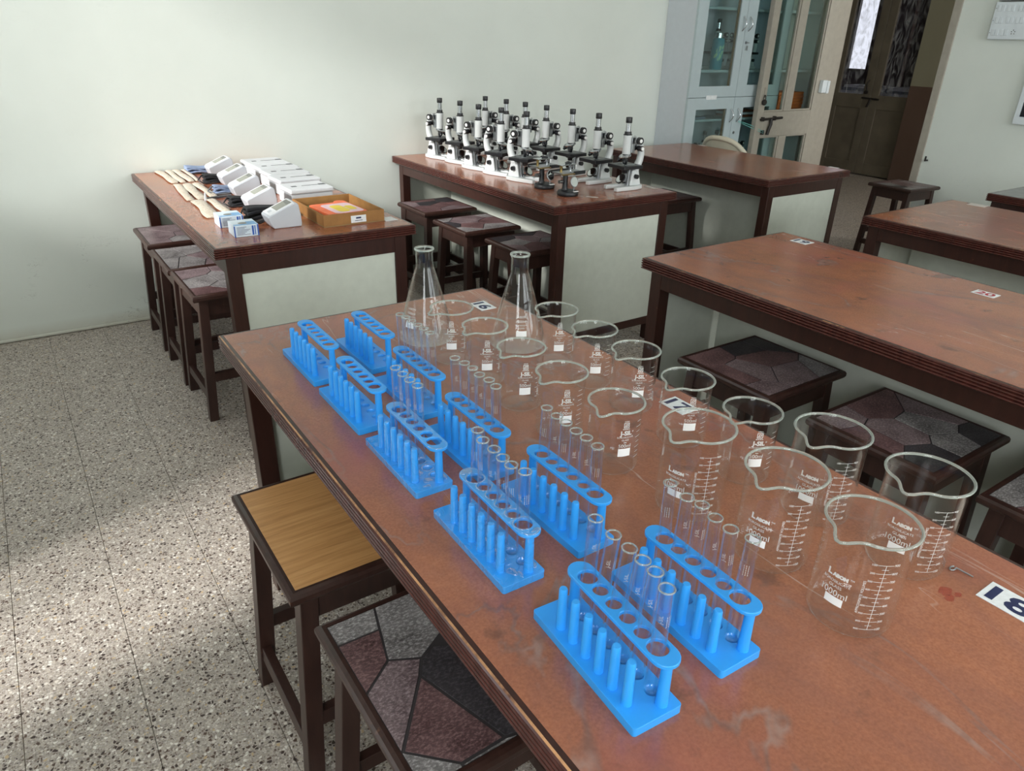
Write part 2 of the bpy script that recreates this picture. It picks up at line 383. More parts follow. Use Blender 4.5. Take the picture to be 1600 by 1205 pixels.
m, nt, b = nmat('rim_glass'); b.inputs['Base Color'].default_value = (0.86, 0.96, 0.89, 1); b.inputs['Roughness'].default_value = 0.03
b.inputs['Transmission Weight'].default_value = 0.78; b.inputs['IOR'].default_value = 1.47; K['rim_glass'] = m

# ================================================================== the setting
H = 0.745                      # bench height
RX = 5.4; CZ_ = 2.9            # right wall plane, ceiling height
CX = 8.25                      # far corridor wall
# floor: a screed bed with terrazzo tiles on it; the tiles in sight are single parts, the rest one part
TS = 0.2365
fl = struct(MB().box(LX - 0.25, RY - 0.25, -0.12, CX + 2.2, 4.0, -0.006).build('floor', K['joint']))
def tile_mb(d=TS, g=0.0005, e=0.0010):
    a = g; c = d - g
    return MB().hexa([(a, a, -0.006), (c, a, -0.006), (c, c, -0.006), (a, c, -0.006)], [(a, a, -0.0008), (c, a, -0.0008), (c, c, -0.0008), (a, c, -0.0008)]).hexa(
        [(a, a, -0.0008), (c, a, -0.0008), (c, c, -0.0008), (a, c, -0.0008)], [(a + e, a + e, 0), (c - e, a + e, 0), (c - e, c - e, 0), (a + e, c - e, 0)])
tm = tile_mb().mesh('floor_tile', K['terrazzo'])
rest = MB(); one = tile_mb()
nx0 = math.floor((LX + 0.127) / TS); nx1 = math.ceil((CX + 0.127) / TS); ny0 = math.floor((RY + 1.43) / TS); ny1 = math.ceil((3.6 + 1.43) / TS)
rnd = random.Random(3)
for i in range(nx0, nx1):
    for j in range(ny0, ny1):
        x = -0.127 + TS * i; y = -1.43 + TS * j
        if x + TS > RX and y < -3.2: continue
        if x > LX - 0.05 and x + TS < RX and y + TS > 0.02: continue
        if (LX - 0.1 < x < 0.75 and -4.1 < y < -0.05):
            link('floor_tile', tm, fl, (x, y, rnd.uniform(-0.0004, 0)))
        else:
            rest.add([(vx + x, vy + y, vz) for vx, vy, vz in one.v], one.f)
ro = rest.build('floor_tiles', K['terrazzo'], fl); ro['kind'] = 'stuff'
wall_b = struct(MB().box(LX - 0.25, 0, 0, RX + 0.2, 0.25, CZ_).build('wall_back', K['wall_paint']))
struct(MB().box(LX - 0.25, RY - 0.25, CZ_, CX + 2.2, 4.0, CZ_ + 0.15).build('ceiling', K['ceiling_paint']))
def wall_with_holes(name, axis, p0, p1, a0, a1, holes, mat, z1=CZ_):
    """wall slab: axis 'x' = plane x=const from p0 to p1, running along y from a0 to a1, with (b0, b1, z0, z1) holes"""
    mb = MB()
    def bx(b0, c0, b1, c1):
        if b1 - b0 < 1e-6 or c1 - c0 < 1e-6: return
        if axis == 'x': mb.box(p0, b0, c0, p1, b1, c1)
        else: mb.box(b0, p0, c0, b1, p1, c1)
    cur = a0
    for (b0, b1, c0, c1) in sorted(holes):
        bx(cur, 0, b0, z1); bx(b0, 0, b1, c0); bx(b0, c1, b1, z1); cur = b1
    bx(cur, 0, a1, z1)
    return struct(mb.build(name, mat))
wall_with_holes('wall_left', 'x', LX - 0.22, LX, RY - 0.25, 0.0, LWIN, K['wall_paint'])
wall_with_holes('wall_rear', 'y', RY - 0.22, RY, LX, RX + 0.2, RFILL, K['wall_paint'])
DY0, DY1 = -1.168, -0.30        # classroom doorway in the right wall
wall_r = wall_with_holes('wall_right', 'x', RX, RX + 0.09, RY, 0.0, [(DY0, DY1, 0.0, 2.12)], K['wall_paint'])
wn = 0
def window_frame(axis, p, b0, b1, z0, z1, nmul=2):
    global wn; wn += 1
    mb = MB(); t = 0.045
    def bx(c0, d0, c1, d1):
        if axis == 'x': mb.box(p - 0.03, c0, d0, p + 0.03, c1, d1)
        else: mb.box(c0, p - 0.03, d0, c1, p + 0.03, d1)
    bx(b0, z0, b1, z0 + t); bx(b0, z1 - t, b1, z1)
    for k in range(nmul + 1):
        c = b0 + (b1 - b0 - t) * k / nmul; bx(c, z0 + t, c + t, z1 - t)
    return struct(mb.build('window_%d' % wn, K['white_paint']))
for a in LWIN: window_frame('x', LX - 0.10, *a)
for a in RFILL: window_frame('y', RY - 0.10, *a, nmul=3)  # frames for the made-up rear fill openings
# worn cement fillet along the foot of the back wall
struct(MB().box(LX, -0.012, 0.0001, 3.88, -0.0002, 0.016).build('baseboard_back', K['wall_paint'], bevel=0.005))
# doorway trim (frame posts) of the classroom
tr = MB(); tr.box(RX - 0.010, DY0 - 0.04, 0, RX + 0.095, DY0 + 0.015, 2.12); tr.box(RX - 0.09, DY1 - 0.033, 0, RX + 0.095, DY1 + 0.025, 2.12)
tr.box(RX - 0.010, DY0 - 0.04, 2.09, RX + 0.095, DY1 - 0.034, 2.16)
struct(tr.build('trim_1', K['door_cream'], bevel=0.004))

# corridor beyond the doorway
struct(wall_with_holes('wall_corridor', 'x', CX, CX + 0.16, -3.2, 3.8, [(0.575, 1.53, 0.0, 2.05)], K['corridor_beige']))
dado = MB(); dado.box(CX - 0.006, -3.2, 0.0001, CX - 0.0002, 0.572, 1.01); dado.box(CX - 0.006, 1.535, 0.0001, CX - 0.0002, 3.8, 1.01)
struct(dado.build('trim_2', K['corridor_brown']))
wall_with_holes('wall_corridor_near', 'y', -3.4, -3.2, RX + 0.09, CX, [(6.2, 7.6, 1.0, 2.4)], K['corridor_beige'])  # unseen opening put in to admit the added corridor light
window_frame('y', -3.3, 6.2, 7.6, 1.0, 2.4)  # invented frame round the corridor fill opening
struct(MB().box(RX + 0.09, 3.8, 0, CX + 2.2, 4.0, CZ_).build('wall_corridor_end', K['corridor_beige']))
struct(MB().box(RX + 0.0, 0.25, 0, RX + 0.09, 3.8, CZ_).build('wall_corridor_side', K['corridor_beige']))
# double doors across the corridor: leaves with panes over panels
def corridor_leaf(y0, y1, g0, g1, n):
    d = MB(); x0, x1 = CX + 0.05, CX + 0.09
    d.box(x0, y0, 0.012, x1, g0, 2.04); d.box(x0, g1, 0.012, x1, y1, 2.04)          # stiles
    d.box(x0, g0, 0.012, x1, g1, 0.14); d.box(x0, g0, 0.735, x1, g1, 0.885); d.box(x0, g0, 1.92, x1, g1, 2.04)
    o = struct(d.build('door_%d' % n, K['corridor_door'], bevel=0.004))
    MB().box(x0 + 0.012, g0 - 0.004, 0.136, x1 - 0.008, g1 + 0.004, 0.739).build('panel', K['corridor_door'], o)
    MB().box(x0 + 0.018, g0 - 0.004, 0.881, x0 + 0.023, g1 + 0.004, 1.924).build('pane', K['dusty_glass'], o)
    return o
d1 = corridor_leaf(0.50, 1.033, 0.566, 0.94, 1)
d2 = corridor_leaf(1.037, 1.60, 1.135, 1.452, 2)
bolt = MB(); bolt.cyl((CX + 0.035, 0.92, 0.842), (CX + 0.035, 1.13, 0.850), 0.010, seg=10); bolt.tube([(CX + 0.035, 1.02, 0.845), (CX + 0.028, 1.03, 0.80), (CX + 0.03, 1.045, 0.755)], 0.014, 6)
bolt.build('bolt', K['iron'], d1)
hd = MB(); hd.tube([(CX + 0.03, 1.075, 1.04), (CX + 0.0, 1.085, 1.0), (CX + 0.03, 1.09, 0.93)], 0.007, 6); hd.lathe([(1e-4, -0.012), (0.02, -0.012), (0.02, 0.012), (1e-4, 0.012)], 12, (CX + 0.03, 1.09, 0.91), axis=(1, 0, 0))
hd.build('door_handle', K['iron'], d2)
# room beyond the panes: back wall with two openings onto the sky
wall_with_holes('wall_far', 'x', 9.8, 9.95, -0.5, 4.0, [(1.275, 1.36, 1.1, 2.6), (2.10, 2.62, 1.1, 2.6)], K['violet_wall'])
struct(MB().box(CX + 0.16, -0.6, 0, 9.95, -0.5, CZ_).build('wall_far_side', K['violet_wall']))
fr = MB(); fr.box(9.82, 2.385, 1.1, 9.87, 2.415, 2.6); fr.box(9.79, 2.10, 1.07, 9.87, 2.62, 1.105)
struct(fr.build('window_%d' % (wn + 1), K['desk_grey']))
tag(MB().cyl((9.72, 1.522, 0), (9.72, 1.522, CZ_), 0.022, seg=10).build('pipe', K['pipe_pink'], smooth=40), 'pale pink vertical pipe behind the right pane of the corridor door', 'pipe')
dk = thing('ledge', 'low grey ledge behind the corridor door panes carrying sheets of paper', 'shelf', (8.75, 1.05, 0))
MB().box(-0.25, -0.75, 0.78, 0.25, 0.75, 0.81).build('board', K['desk_grey'], dk, 0.003)
for yy in (-0.7, 0.68):
    MB().box(-0.24, yy, 0, 0.24, yy + 0.03, 0.78).build('support', K['desk_grey'], dk)
rnd = random.Random(9)
for s, (yc, where) in enumerate([(1.36, 'left'), (0.78, 'right')]):
    z = 0.811
    for k in range(5):
        hgt = 0.022 + rnd.random() * 0.02; ww = 0.20 + rnd.random() * 0.05
        o = MB().box(-0.18, -ww, 0, 0.18 + rnd.uniform(-.03, .02), ww, hgt).build('paper_bundle', K['paper' if k % 2 == 0 else 'paper_grey'], None, 0.002, loc=(8.74, yc, z))
        o.rotation_euler.z = rnd.uniform(-0.06, 0.06); z += hgt + 0.0005
        tag(o, ('white' if k % 2 == 0 else 'blue-grey') + ' paper bundle behind the %s corridor pane, %s in its stack' % (where, ['lowest', 'second', 'middle', 'fourth', 'topmost'][k]), 'paper', 'paper bundles behind the corridor door')

# ================================================================== benches
def ring_profile(mb, x0, y0, x1, y1, prof, mats):
    """sweep (offset outwards, z) around a rectangle with mitred corners"""
    n = len(prof); vs = []
    for (o, z) in prof: vs += [(x0 - o, y0 - o, z), (x1 + o, y0 - o, z), (x1 + o, y1 + o, z), (x0 - o, y1 + o, z)]
    for i in range(n - 1):
        fs = [(i * 4 + k, i * 4 + (k + 1) % 4, (i + 1) * 4 + (k + 1) % 4, (i + 1) * 4 + k) for k in range(4)]
        mb.add(vs, fs, mats[i])
BW = 0.733
def bench(x0, y0, y1, label, top='bench_laminate', W=BW, worn_much=False):
    t = thing('lab_bench', label, 'table', (x0 + W / 2, (y0 + y1) / 2, 0), group='laboratory benches')
    L = y1 - y0; a = -W / 2; c = W / 2; d = -L / 2; e = L / 2
    lip = 0.011
    MB().box(a + lip, d + lip, H - 0.022, c - lip, e - lip, H).build('tabletop', K[top], t, 0.0008)
    mb = MB(); pr = [(-0.0002, H - 0.03), (-0.0002, H - 0.0004), (0.0065, H - 0.0008), (0.0090, H - 0.0024), (0.0108, H - 0.0052)]; ms = [0, 2, 1, 0]
    z = H - 0.0060
    for k in range(4):
        pr += [(0.0082, z - 0.0002), (0.0074, z - 0.0012), (0.0098, z - 0.0022), (0.0112, z - 0.0038), (0.0112, z - 0.0052), (0.0098, z - 0.0066)]; z -= 0.0080
    pr += [(0.0060, z), (-0.004, H - 0.0385), (-0.004, H - 0.03)]
    ms += [0] * (len(pr) - 1 - len(ms))
    ring_profile(mb, a + lip, d + lip, c - lip, e - lip, pr, ms)
    mb.build('edge_moulding', [K['moulding_wood'], K['worn_edge_much' if worn_much else 'worn_edge'], K['dark_wood']], t, smooth=50)
    lw = 0.047; ix = 0.036; iy = 0.016
    LX0, LX1, LY0, LY1 = a + ix, c - ix, d + iy, e - iy
    for (px, py) in ((LX0, LY0), (LX1 - lw, LY0), (LX0, LY1 - lw), (LX1 - lw, LY1 - lw)):
        MB().box(px, py, 0, px + lw, py + lw, H - 0.0386).build('leg', K['dark_wood'], t, 0.002)
    az = 0.645
    for px in (LX0 + 0.001, LX1 - 0.026):
        MB().box(px, LY0 + lw, az, px + 0.025, LY1 - lw, H - 0.0386).build('apron', K['dark_wood'], t, 0.001)
    for py in (LY0 + 0.001, LY1 - 0.026):
        MB().box(LX0 + lw, py, az, LX1 - lw, py + 0.025, H - 0.0386).build('apron', K['dark_wood'], t, 0.001)
    for py, s in ((LY0 + 0.007, 1), (LY1 - 0.007, -1)):
        ya, yb = sorted((py, py + s * 0.012))
        MB().box(LX0 + lw, ya, 0.13, LX1 - lw, yb, az).build('end_panel', K['panel_white'], t)
    MB().box(-0.008, LY0 + lw, 0.13, 0.008, LY1 - lw, H - 0.0386).build('centre_panel', K['panel_white'], t)
    for py in (LY0 + 0.002, LY1 - 0.042):
        MB().box(LX0 + lw, py, 0.09, LX1 - lw, py + 0.04, 0.13).build('rail', K['dark_wood'], t, 0.002)
    MB().box(-0.022, LY0 + lw, 0.09, 0.022, LY1 - lw, 0.13).build('rail', K['dark_wood'], t, 0.002)
    return t
YF = -0.004; YN = -1.578; Y2 = -2.332; Y2N = Y2 - (YF - YN)
bench(0.382, YN, YF, 'brown topped bench against the back wall carrying the white monitors and cardboard tray')
bench(1.769, YN, YF, 'brown topped bench against the back wall carrying the row of microscopes')
bench(3.178, YN, -0.30, 'empty brown bench beside the white cabinet, nearest the open glass door')
front_bench = bench(0.206, Y2 - 1.62, Y2, 'brown topped front bench carrying blue test tube racks and glass beakers', worn_much=True)
bench(1.560, Y2 - 1.62, Y2, 'empty brown bench with number plates 19 and 20, tucked-in dark stools along its side')
bench(2.848, Y2N, Y2 + 0.013, 'empty brown bench behind the number 20 bench, facing the doorway stool')
bench(3.926, Y2N, Y2 + 0.012, 'grey topped bench at the right edge, closest to the right wall', top='grey_top')

# ================================================================== stools
def clip(poly, a, b, c):
    out = []; n = len(poly)
    for i in range(n):
        p, q = poly[i], poly[(i + 1) % n]; dp = a * p[0] + b * p[1] - c; dq = a * q[0] + b * q[1] - c
        if dp <= 0: out.append(p)
        if dp * dq < 0:
            t = dp / (dp - dq); out.append((p[0] + (q[0] - p[0]) * t, p[1] + (q[1] - p[1]) * t))
    return out
def shrink(poly, g):
    n = len(poly); A = sum(poly[i][0] * poly[(i + 1) % n][1] - poly[(i + 1) % n][0] * poly[i][1] for i in range(n))
    if A < 0: poly = poly[::-1]
    res = poly
    for i in range(n):
        p, q = poly[i], poly[(i + 1) % n]; dx, dy = q[0] - p[0], q[1] - p[1]; L = math.hypot(dx, dy)
        if L < 1e-6: continue
        a, b = dy / L, -dx / L
        res = clip(res, a, b, a * p[0] + b * p[1] - g)
        if len(res) < 3: return []
    return res
STONES = ['stone_grey', 'stone_maroon', 'stone_mauve', 'stone_dark', 'stone_grey', 'stone_mauve', 'stone_maroon']
SH = 0.515
def stool(cx, cy, sx, sy, rz, label, seed, top='stone', splay=(0.034, 0.012), polys=None):
    t = thing('stool', label, 'stool', (cx, cy, 0), rz, group='wooden stools with splayed legs')
    hx, hy = sx / 2, sy / 2; lip = 0.014
    # seat: board with rounded dark lipping
    mb = MB()
    pr = [(-0.002, SH - 0.014), (-0.002, SH - 0.0005), (0.004, SH), (0.010, SH - 0.003), (0.0135, SH - 0.009), (0.0135, SH - 0.018), (0.010, SH - 0.024), (-0.002, SH - 0.025)]
    ring_profile(mb, -hx + lip, -hy + lip, hx - lip, hy - lip, pr, [0] * 7)
    mb.box(-hx + lip - 0.001, -hy + lip - 0.001, SH - 0.025, hx - lip + 0.001, hy - lip + 0.001, SH - 0.0022, 1)
    seat = mb.build('seat', [K['stool_wood'], K['stone_joint'] if top == 'stone' else K['oak_laminate']], t, smooth=50)
    ax, ay = hx - lip - 0.002, hy - lip - 0.002
    if top == 'stone':
        rnd = random.Random(seed); cells = []
        if polys: cells = [(p, k) for p, k in polys]
        else:
            pts = []
            tries = 0
            while len(pts) < 9 and tries < 400:
                tries += 1
                p = (rnd.uniform(-ax, ax), rnd.uniform(-ay, ay))
                if all(math.hypot(p[0] - q[0], p[1] - q[1]) > 0.082 for q in pts): pts.append(p)
            for i, p in enumerate(pts):
                poly = [(-ax, -ay), (ax, -ay), (ax, ay), (-ax, ay)]
                for j, q in enumerate(pts):
                    if i != j:
                        a, b = q[0] - p[0], q[1] - p[1]; poly = clip(poly, a, b, (q[0] ** 2 + q[1] ** 2 - p[0] ** 2 - p[1] ** 2) / 2)
                cells.append((poly, rnd.choice(STONES)))
        for poly, k in cells:
            for (a, b, c) in ((1, 0, ax), (-1, 0, ax), (0, 1, ay), (0, -1, ay)): poly = clip(poly, a, b, c)
            if len(poly) < 3: continue
            poly = shrink(poly, 0.0020)
            if len(poly) < 3: continue
            MB().prism(poly, SH - 0.0022, SH - 0.0006).build('stone', K[k], seat)
    else:
        MB().box(-ax, -ay, SH - 0.0022, ax, ay, SH - 0.0004).build('seat_laminate', K['oak_laminate'], seat)
    # legs splay outwards; aprons and stretchers between them
    lw = 0.034; ox, oy = hx - 0.024, hy - 0.024; zt = SH - 0.0255
    def lx(z): return ox + splay[0] * (zt - z) / zt
    def ly(z): return oy + splay[1] * (zt - z) / zt
    for sx_ in (-1, 1):
        for sy_ in (-1, 1):
            def quad(z):
                x1, y1 = sx_ * lx(z), sy_ * ly(z); x2, y2 = x1 - sx_ * lw, y1 - sy_ * lw
                xs, ys = sorted((x1, x2)), sorted((y1, y2))
                return [(xs[0], ys[0], z), (xs[1], ys[0], z), (xs[1], ys[1], z), (xs[0], ys[1], z)]
            MB().hexa(quad(0), quad(zt)).build('leg', K['stool_wood'], t, 0.0015)
    def bar(along, s, z0, z1, name, th=0.02, ins=0.004):
        def quad(z):
            if along == 'y':
                x = s * (lx(z) - ins); xs = sorted((x, x - s * th)); yy = ly(z) - lw + 0.001
                return [(xs[0], -yy, z), (xs[1], -yy, z), (xs[1], yy, z), (xs[0], yy, z)]
            y = s * (ly(z) - ins); ys = sorted((y, y - s * th)); xx = lx(z) - lw + 0.001
            return [(-xx, ys[0], z), (xx, ys[0], z), (xx, ys[1], z), (-xx, ys[1], z)]
        MB().hexa(quad(z0), quad(z1)).build(name, K['stool_wood'], t, 0.001)
    for s in (-1, 1):
        bar('y', s, zt - 0.062, zt, 'apron'); bar('x', s, zt - 0.062, zt, 'apron')
        bar('y', s, 0.085, 0.12, 'stretcher'); bar('x', s, 0.16, 0.195, 'stretcher')
    return t
def fg(pts): return [(x - 0.318, y + 3.285) for x, y in pts]
FG = [(fg([(0.125, -3.105), (0.236, -3.105), (0.2195, -3.166), (0.125, -3.164)]), 'stone_grey'),
      (fg([(0.240, -3.09), (0.338, -3.09), (0.322, -3.20), (0.304, -3.224), (0.250, -3.256), (0.203, -3.232)]), 'stone_grey'),
      (fg([(0.125, -3.165), (0.2195, -3.167), (0.203, -3.233), (0.125, -3.293)]), 'stone_maroon'),
      (fg([(0.203, -3.234), (0.248, -3.257), (0.230, -3.287), (0.151, -3.389), (0.125, -3.378), (0.125, -3.294)]), 'stone_mauve'),
      (fg([(0.232, -3.286), (0.250, -3.257), (0.276, -3.245), (0.52, -3.367), (0.52, -3.49), (0.40, -3.47), (0.281, -3.445)]), 'stone_dark'),
      (fg([(0.231, -3.288), (0.279, -3.445), (0.21, -3.447), (0.152, -3.390)]), 'stone_maroon'),
      (fg([(0.125, -3.379), (0.151, -3.390), (0.209, -3.448), (0.209, -3.50), (0.125, -3.50)]), 'stone_grey'),
      (fg([(0.210, -3.449), (0.281, -3.447), (0.40, -3.472), (0.40, -3.50), (0.210, -3.50)]), 'stone_grey'),
      (fg([(0.305, -3.224), (0.324, -3.20), (0.340, -3.09), (0.52, -3.09), (0.52, -3.365), (0.278, -3.244)]), 'stone_grey')]
stool(0.523, -1.135, 0.38, 0.38, 0.01, 'stone-patterned stool nearest the camera along the monitor bench', 11)
stool(0.510, -0.760, 0.37, 0.366, 0.0, 'stone-patterned stool in the middle of the three along the monitor bench', 14)
stool(0.510, -0.323, 0.37, 0.37, 0.0, 'stone-patterned stool closest to the back wall along the monitor bench', 23)
stool(0.305, -2.835, 0.372, 0.372, 0.0, 'stool with a plain tan wood seat beside the front bench', 1, top='oak')
stool(0.318, -3.285, 0.372, 0.37, 0.0, 'stool with grey and maroon stone-patterned seat at the bottom of the picture', 5, polys=FG)
stool(1.876, -0.345, 0.335, 0.335, 0.0, 'dark stool tucked under the microscope bench, closest to the back wall', 31, splay=(0.02, 0.03))
stool(1.850, -0.818, 0.335, 0.335, 0.0, 'dark stool tucked under the microscope bench, middle of three', 37, splay=(0.02, 0.03))
stool(1.885, -1.270, 0.335, 0.325, 0.0, 'dark stool tucked under the microscope bench, behind the right-hand flask', 41, splay=(0.02, 0.03))
stool(3.275, -0.742, 0.34, 0.345, 0.0, 'dark stool in shadow between the microscope bench and the empty bench beyond', 43)
stool(1.655, -2.790, 0.362, 0.345, 0.0, 'dark stone-patterned stool under the number 19 bench, farthest of three', 47)
stool(1.655, -3.250, 0.362, 0.345, 0.0, 'dark stone-patterned stool under the number 20 bench, middle of three', 53)
stool(1.670, -3.675, 0.362, 0.345, 0.0, 'dark stone-patterned stool cut by the right edge of the picture', 59)
stool(5.138, -1.262, 0.345, 0.33, -0.07, 'dark stool standing by the right wall next to the doorway', 61, splay=(0.04, 0.012))

# ================================================================== number plates stuck on the benches
def wrap_none(vs): return vs
def sticker(cx, cy, wx, wy, rz, label, txt=None, ink='ink_navy', mat='sticker_white', size=0.04):
    t = thing('number_plate', label, 'sticker', (cx, cy, H), rz, group='number plates on the benches')
    MB().box(-wx / 2, -wy / 2, 0.0002, wx / 2, wy / 2, 0.0014).build('plate', K[mat], t, 0.0003)
    if txt:
        vs, fs = text_polys(txt, size, 0.0012)
        x0 = min(v[0] for v in vs); x1 = max(v[0] for v in vs); y0 = min(v[1] for v in vs); y1 = max(v[1] for v in vs)
        s = (wx * 0.80) / (x1 - x0); sy = (wy * 0.74) / (y1 - y0)
        MB().add([((v[0] - (x0 + x1) / 2) * s, (v[1] - (y0 + y1) / 2) * sy, 0.0016) for v in vs], fs).build('digits', K[ink], t)
    return t
R90 = -PI / 2
sticker(0.851, -2.473, 0.064, 0.046, R90, 'white plate with navy number 16 at the far end of the front bench', '16')
sticker(0.876, -3.160, 0.064, 0.046, R90, 'white plate with navy number 17 seen through a beaker on the front bench', '17')
sticker(0.838, -3.787, 0.066, 0.047, R90, 'white plate with navy number 18 at the right edge of the front bench', '18')
sticker(2.222, -2.470, 0.066, 0.054, R90, 'white plate with navy number 19 on the empty bench', '19')
sticker(2.184, -3.126, 0.064, 0.046, R90, 'white plate with red number 20 on the empty bench', '20', 'ink_red')
sticker(3.545, -2.455, 0.075, 0.06, R90 + 0.1, 'worn pale plate on the bench facing the doorway stool', None, mat='sticker_torn')
sticker(3.905, -1.47, 0.06, 0.022, R90, 'white plate on the near corner of the bench beside the cabinet', None)
sticker(3.895, -0.46, 0.06, 0.03, R90, 'worn white plate on the bench by the cream plastic chair', None, mat='sticker_torn')
sticker(2.462, -1.44, 0.07, 0.03, R90, 'torn pale plate at the right front corner of the microscope bench', None, mat='sticker_torn')
sticker(2.052, -1.487, 0.055, 0.012, -0.9, 'thin white strip on the microscope bench front edge', None, mat='sticker_torn')
sticker(1.062, -1.452, 0.05, 0.06, 0.0, 'white plate half hidden under the corner of the cardboard tray', None)

# ================================================================== test tube racks
def disc_pts(cx, cy, r, n=20): return [(cx + r * math.cos(2 * PI * k / n), cy + r * math.sin(2 * PI * k / n)) for k in range(n)]
def plate_with_holes(outline, holes, z0, z1, through=True, depth=0.0):
    """flat plate: outline polygon (ccw), round holes (cx, cy, r); not through -> dished recesses"""
    bm = bmesh.new()
    def ring(pts, z): return [bm.verts.new((x, y, z)) for x, y in pts]
    def edges(vs): return [bm.edges.new((vs[i], vs[(i + 1) % len(vs)])) for i in range(len(vs))]
    top = ring(outline, z1); E_ = edges(top); hr = []
    for (cx, cy, r) in holes:
        v = ring(disc_pts(cx, cy, r), z1); E_ += edges(v); hr.append(v)
    bmesh.ops.triangle_fill(bm, use_beauty=True, edges=E_)
    bot = ring(outline, z0); E2 = edges(bot); hb = []
    if through:
        for (cx, cy, r) in holes:
            v = ring(disc_pts(cx, cy, r), z0); E2 += edges(v); hb.append(v)
        bmesh.ops.triangle_fill(bm, use_beauty=True, edges=E2)
    else: bm.faces.new(bot[::-1])
    def wall(a, b):
        n = len(a)
        for i in range(n): bm.faces.new((a[i], b[i], b[(i + 1) % n], a[(i + 1) % n]))
    wall(top, bot)
    if through:
        for a, b in zip(hr, hb): wall(b, a)
    else:
        for a, (cx, cy, r) in zip(hr, holes):
            cur = a
            for fr_, dz in ((0.85, 0.6), (0.5, 0.95), (0.15, 1.0)):
                nx = ring(disc_pts(cx, cy, r * fr_), z1 - depth * dz); wall(nx, cur); cur = nx
            bm.faces.new(cur)
    bmesh.ops.recalc_face_normals(bm, faces=bm.faces[:])
    return bm
def bm_mesh(bm, name, mats, smooth=None):
    me = bpy.data.meshes.new(name); bm.to_mesh(me); bm.free()
    for m in (mats if isinstance(mats, (list, tuple)) else [mats]): me.materials.append(m)
    if smooth is not None:
        me.polygons.foreach_set('use_smooth', [True] * len(me.polygons)); me.set_sharp_from_angle(angle=math.radians(smooth))
    return me
RBX, RBY = 0.066, 0.197; HX = 0.049
HOLE_Y = [0.031, 0.056, 0.081, 0.106, 0.131, 0.156]
def stadium(cx, y0, y1, r, n=10):
    return [(cx + r * math.cos(-PI + PI * k / n), y0 + r + r * math.sin(-PI + PI * k / n)) for k in range(n + 1)] + \
           [(cx + r * math.cos(PI * k / n), y1 - r + r * math.sin(PI * k / n)) for k in range(n + 1)]
def rrect(x0, y0, x1, y1, r, n=4):
    out = []
    for (cx, cy, a0) in ((x1 - r, y0 + r, -PI / 2), (x1 - r, y1 - r, 0), (x0 + r, y1 - r, PI / 2), (x0 + r, y0 + r, PI)):
        out += [(cx + r * math.cos(a0 + PI / 2 * k / n), cy + r * math.sin(a0 + PI / 2 * k / n)) for k in range(n + 1)]
    return out
def rack_meshes(mat):
    base = bm_mesh(plate_with_holes(rrect(0, 0, RBX, RBY, 0.004), [(HX, y, 0.0082) for y in HOLE_Y], 0.0, 0.0115, False, 0.004), 'base', K[mat], 35)
    holes = [(HX, HOLE_Y[0], 0.0122)] + [(HX, y, 0.0098) for y in HOLE_Y[1:5]] + [(HX, HOLE_Y[5], 0.0122)]
    plate = bm_mesh(plate_with_holes(stadium(HX, 0.003, 0.186, 0.0165), holes, 0.0695, 0.0745), 'top_plate', K[mat], 35)
    peg = MB().lathe([(1e-5, 0.0114), (0.0062, 0.0114), (0.0052, 0.069), (0.0043, 0.0715), (1e-5, 0.0715)], 16).mesh('peg', K[mat], 50)
    post = MB().lathe([(1e-5, 0.0114), (0.0072, 0.0114), (0.0068, 0.02), (0.0058, 0.0699), (1e-5, 0.0699)], 16).mesh('post', K[mat], 50)
    return base, plate, peg, post
RM = rack_meshes('rack_blue'); RW = rack_meshes('rack_blue_wet')
def rack(x0, y0, rz, label, wet=False):
    M_ = RW if wet else RM
    t = thing('test_tube_rack', label, 'rack', (x0, y0, H), rz, group='blue test tube racks on the front bench')
    b = link('base', M_[0], t); mo = b.modifiers.new('bevel', 'BEVEL'); mo.width = 0.0012; mo.segments = 2; mo.limit_method = 'ANGLE'; mo.angle_limit = math.radians(60)
    p = link('top_plate', M_[1], t); mo = p.modifiers.new('bevel', 'BEVEL'); mo.width = 0.0008; mo.segments = 2; mo.limit_method = 'ANGLE'; mo.angle_limit = math.radians(60)
    for y in HOLE_Y: link('peg', M_[2], t, (0.0145, y, 0))
    for y in (0.0125, 0.1765): link('post', M_[3], t, (HX - 0.002, y, 0))
    return t
racks = {
 'r8': (0.300, -2.713, 0, 'blue empty rack at the far left corner of the front bench', 'far left'),
 'r7': (0.297, -2.942, 0, 'blue empty rack, second from the far end of the left row of racks', ''),
 'r5': (0.293, -3.171, -0.01, 'blue rack with wet base, middle one of the left row of five racks', 'middle left'),
 'r3': (0.290, -3.419, -0.02, 'blue wet rack, second from the camera in the left row of racks', 'second left'),
 'r1': (0.286, -3.667, -0.065, 'blue dry rack nearest the camera in the left row, full of test tubes', 'nearest left'),
 'r9': (0.422, -2.718, 0, 'blue empty rack at the far end of the right row of racks', ''),
 'r10': (0.413, -2.952, 0, 'blue rack with test tubes beside the left flask, second farthest of the right row', 'second farthest right'),
 'r6': (0.399, -3.190, 0, 'blue rack with test tubes, middle one of the right row of five racks', 'middle right'),
 'r4': (0.416, -3.416, 0, 'blue rack with test tubes, second from the camera in the right row of racks', 'second right'),
 'r2': (0.421, -3.665, -0.035, 'blue rack with test tubes nearest the camera in the right row, beside the large beakers', 'nearest right')}
RK = {k: rack(v[0], v[1], v[2], v[3], wet=k in ('r3', 'r5')) for k, v in racks.items()}

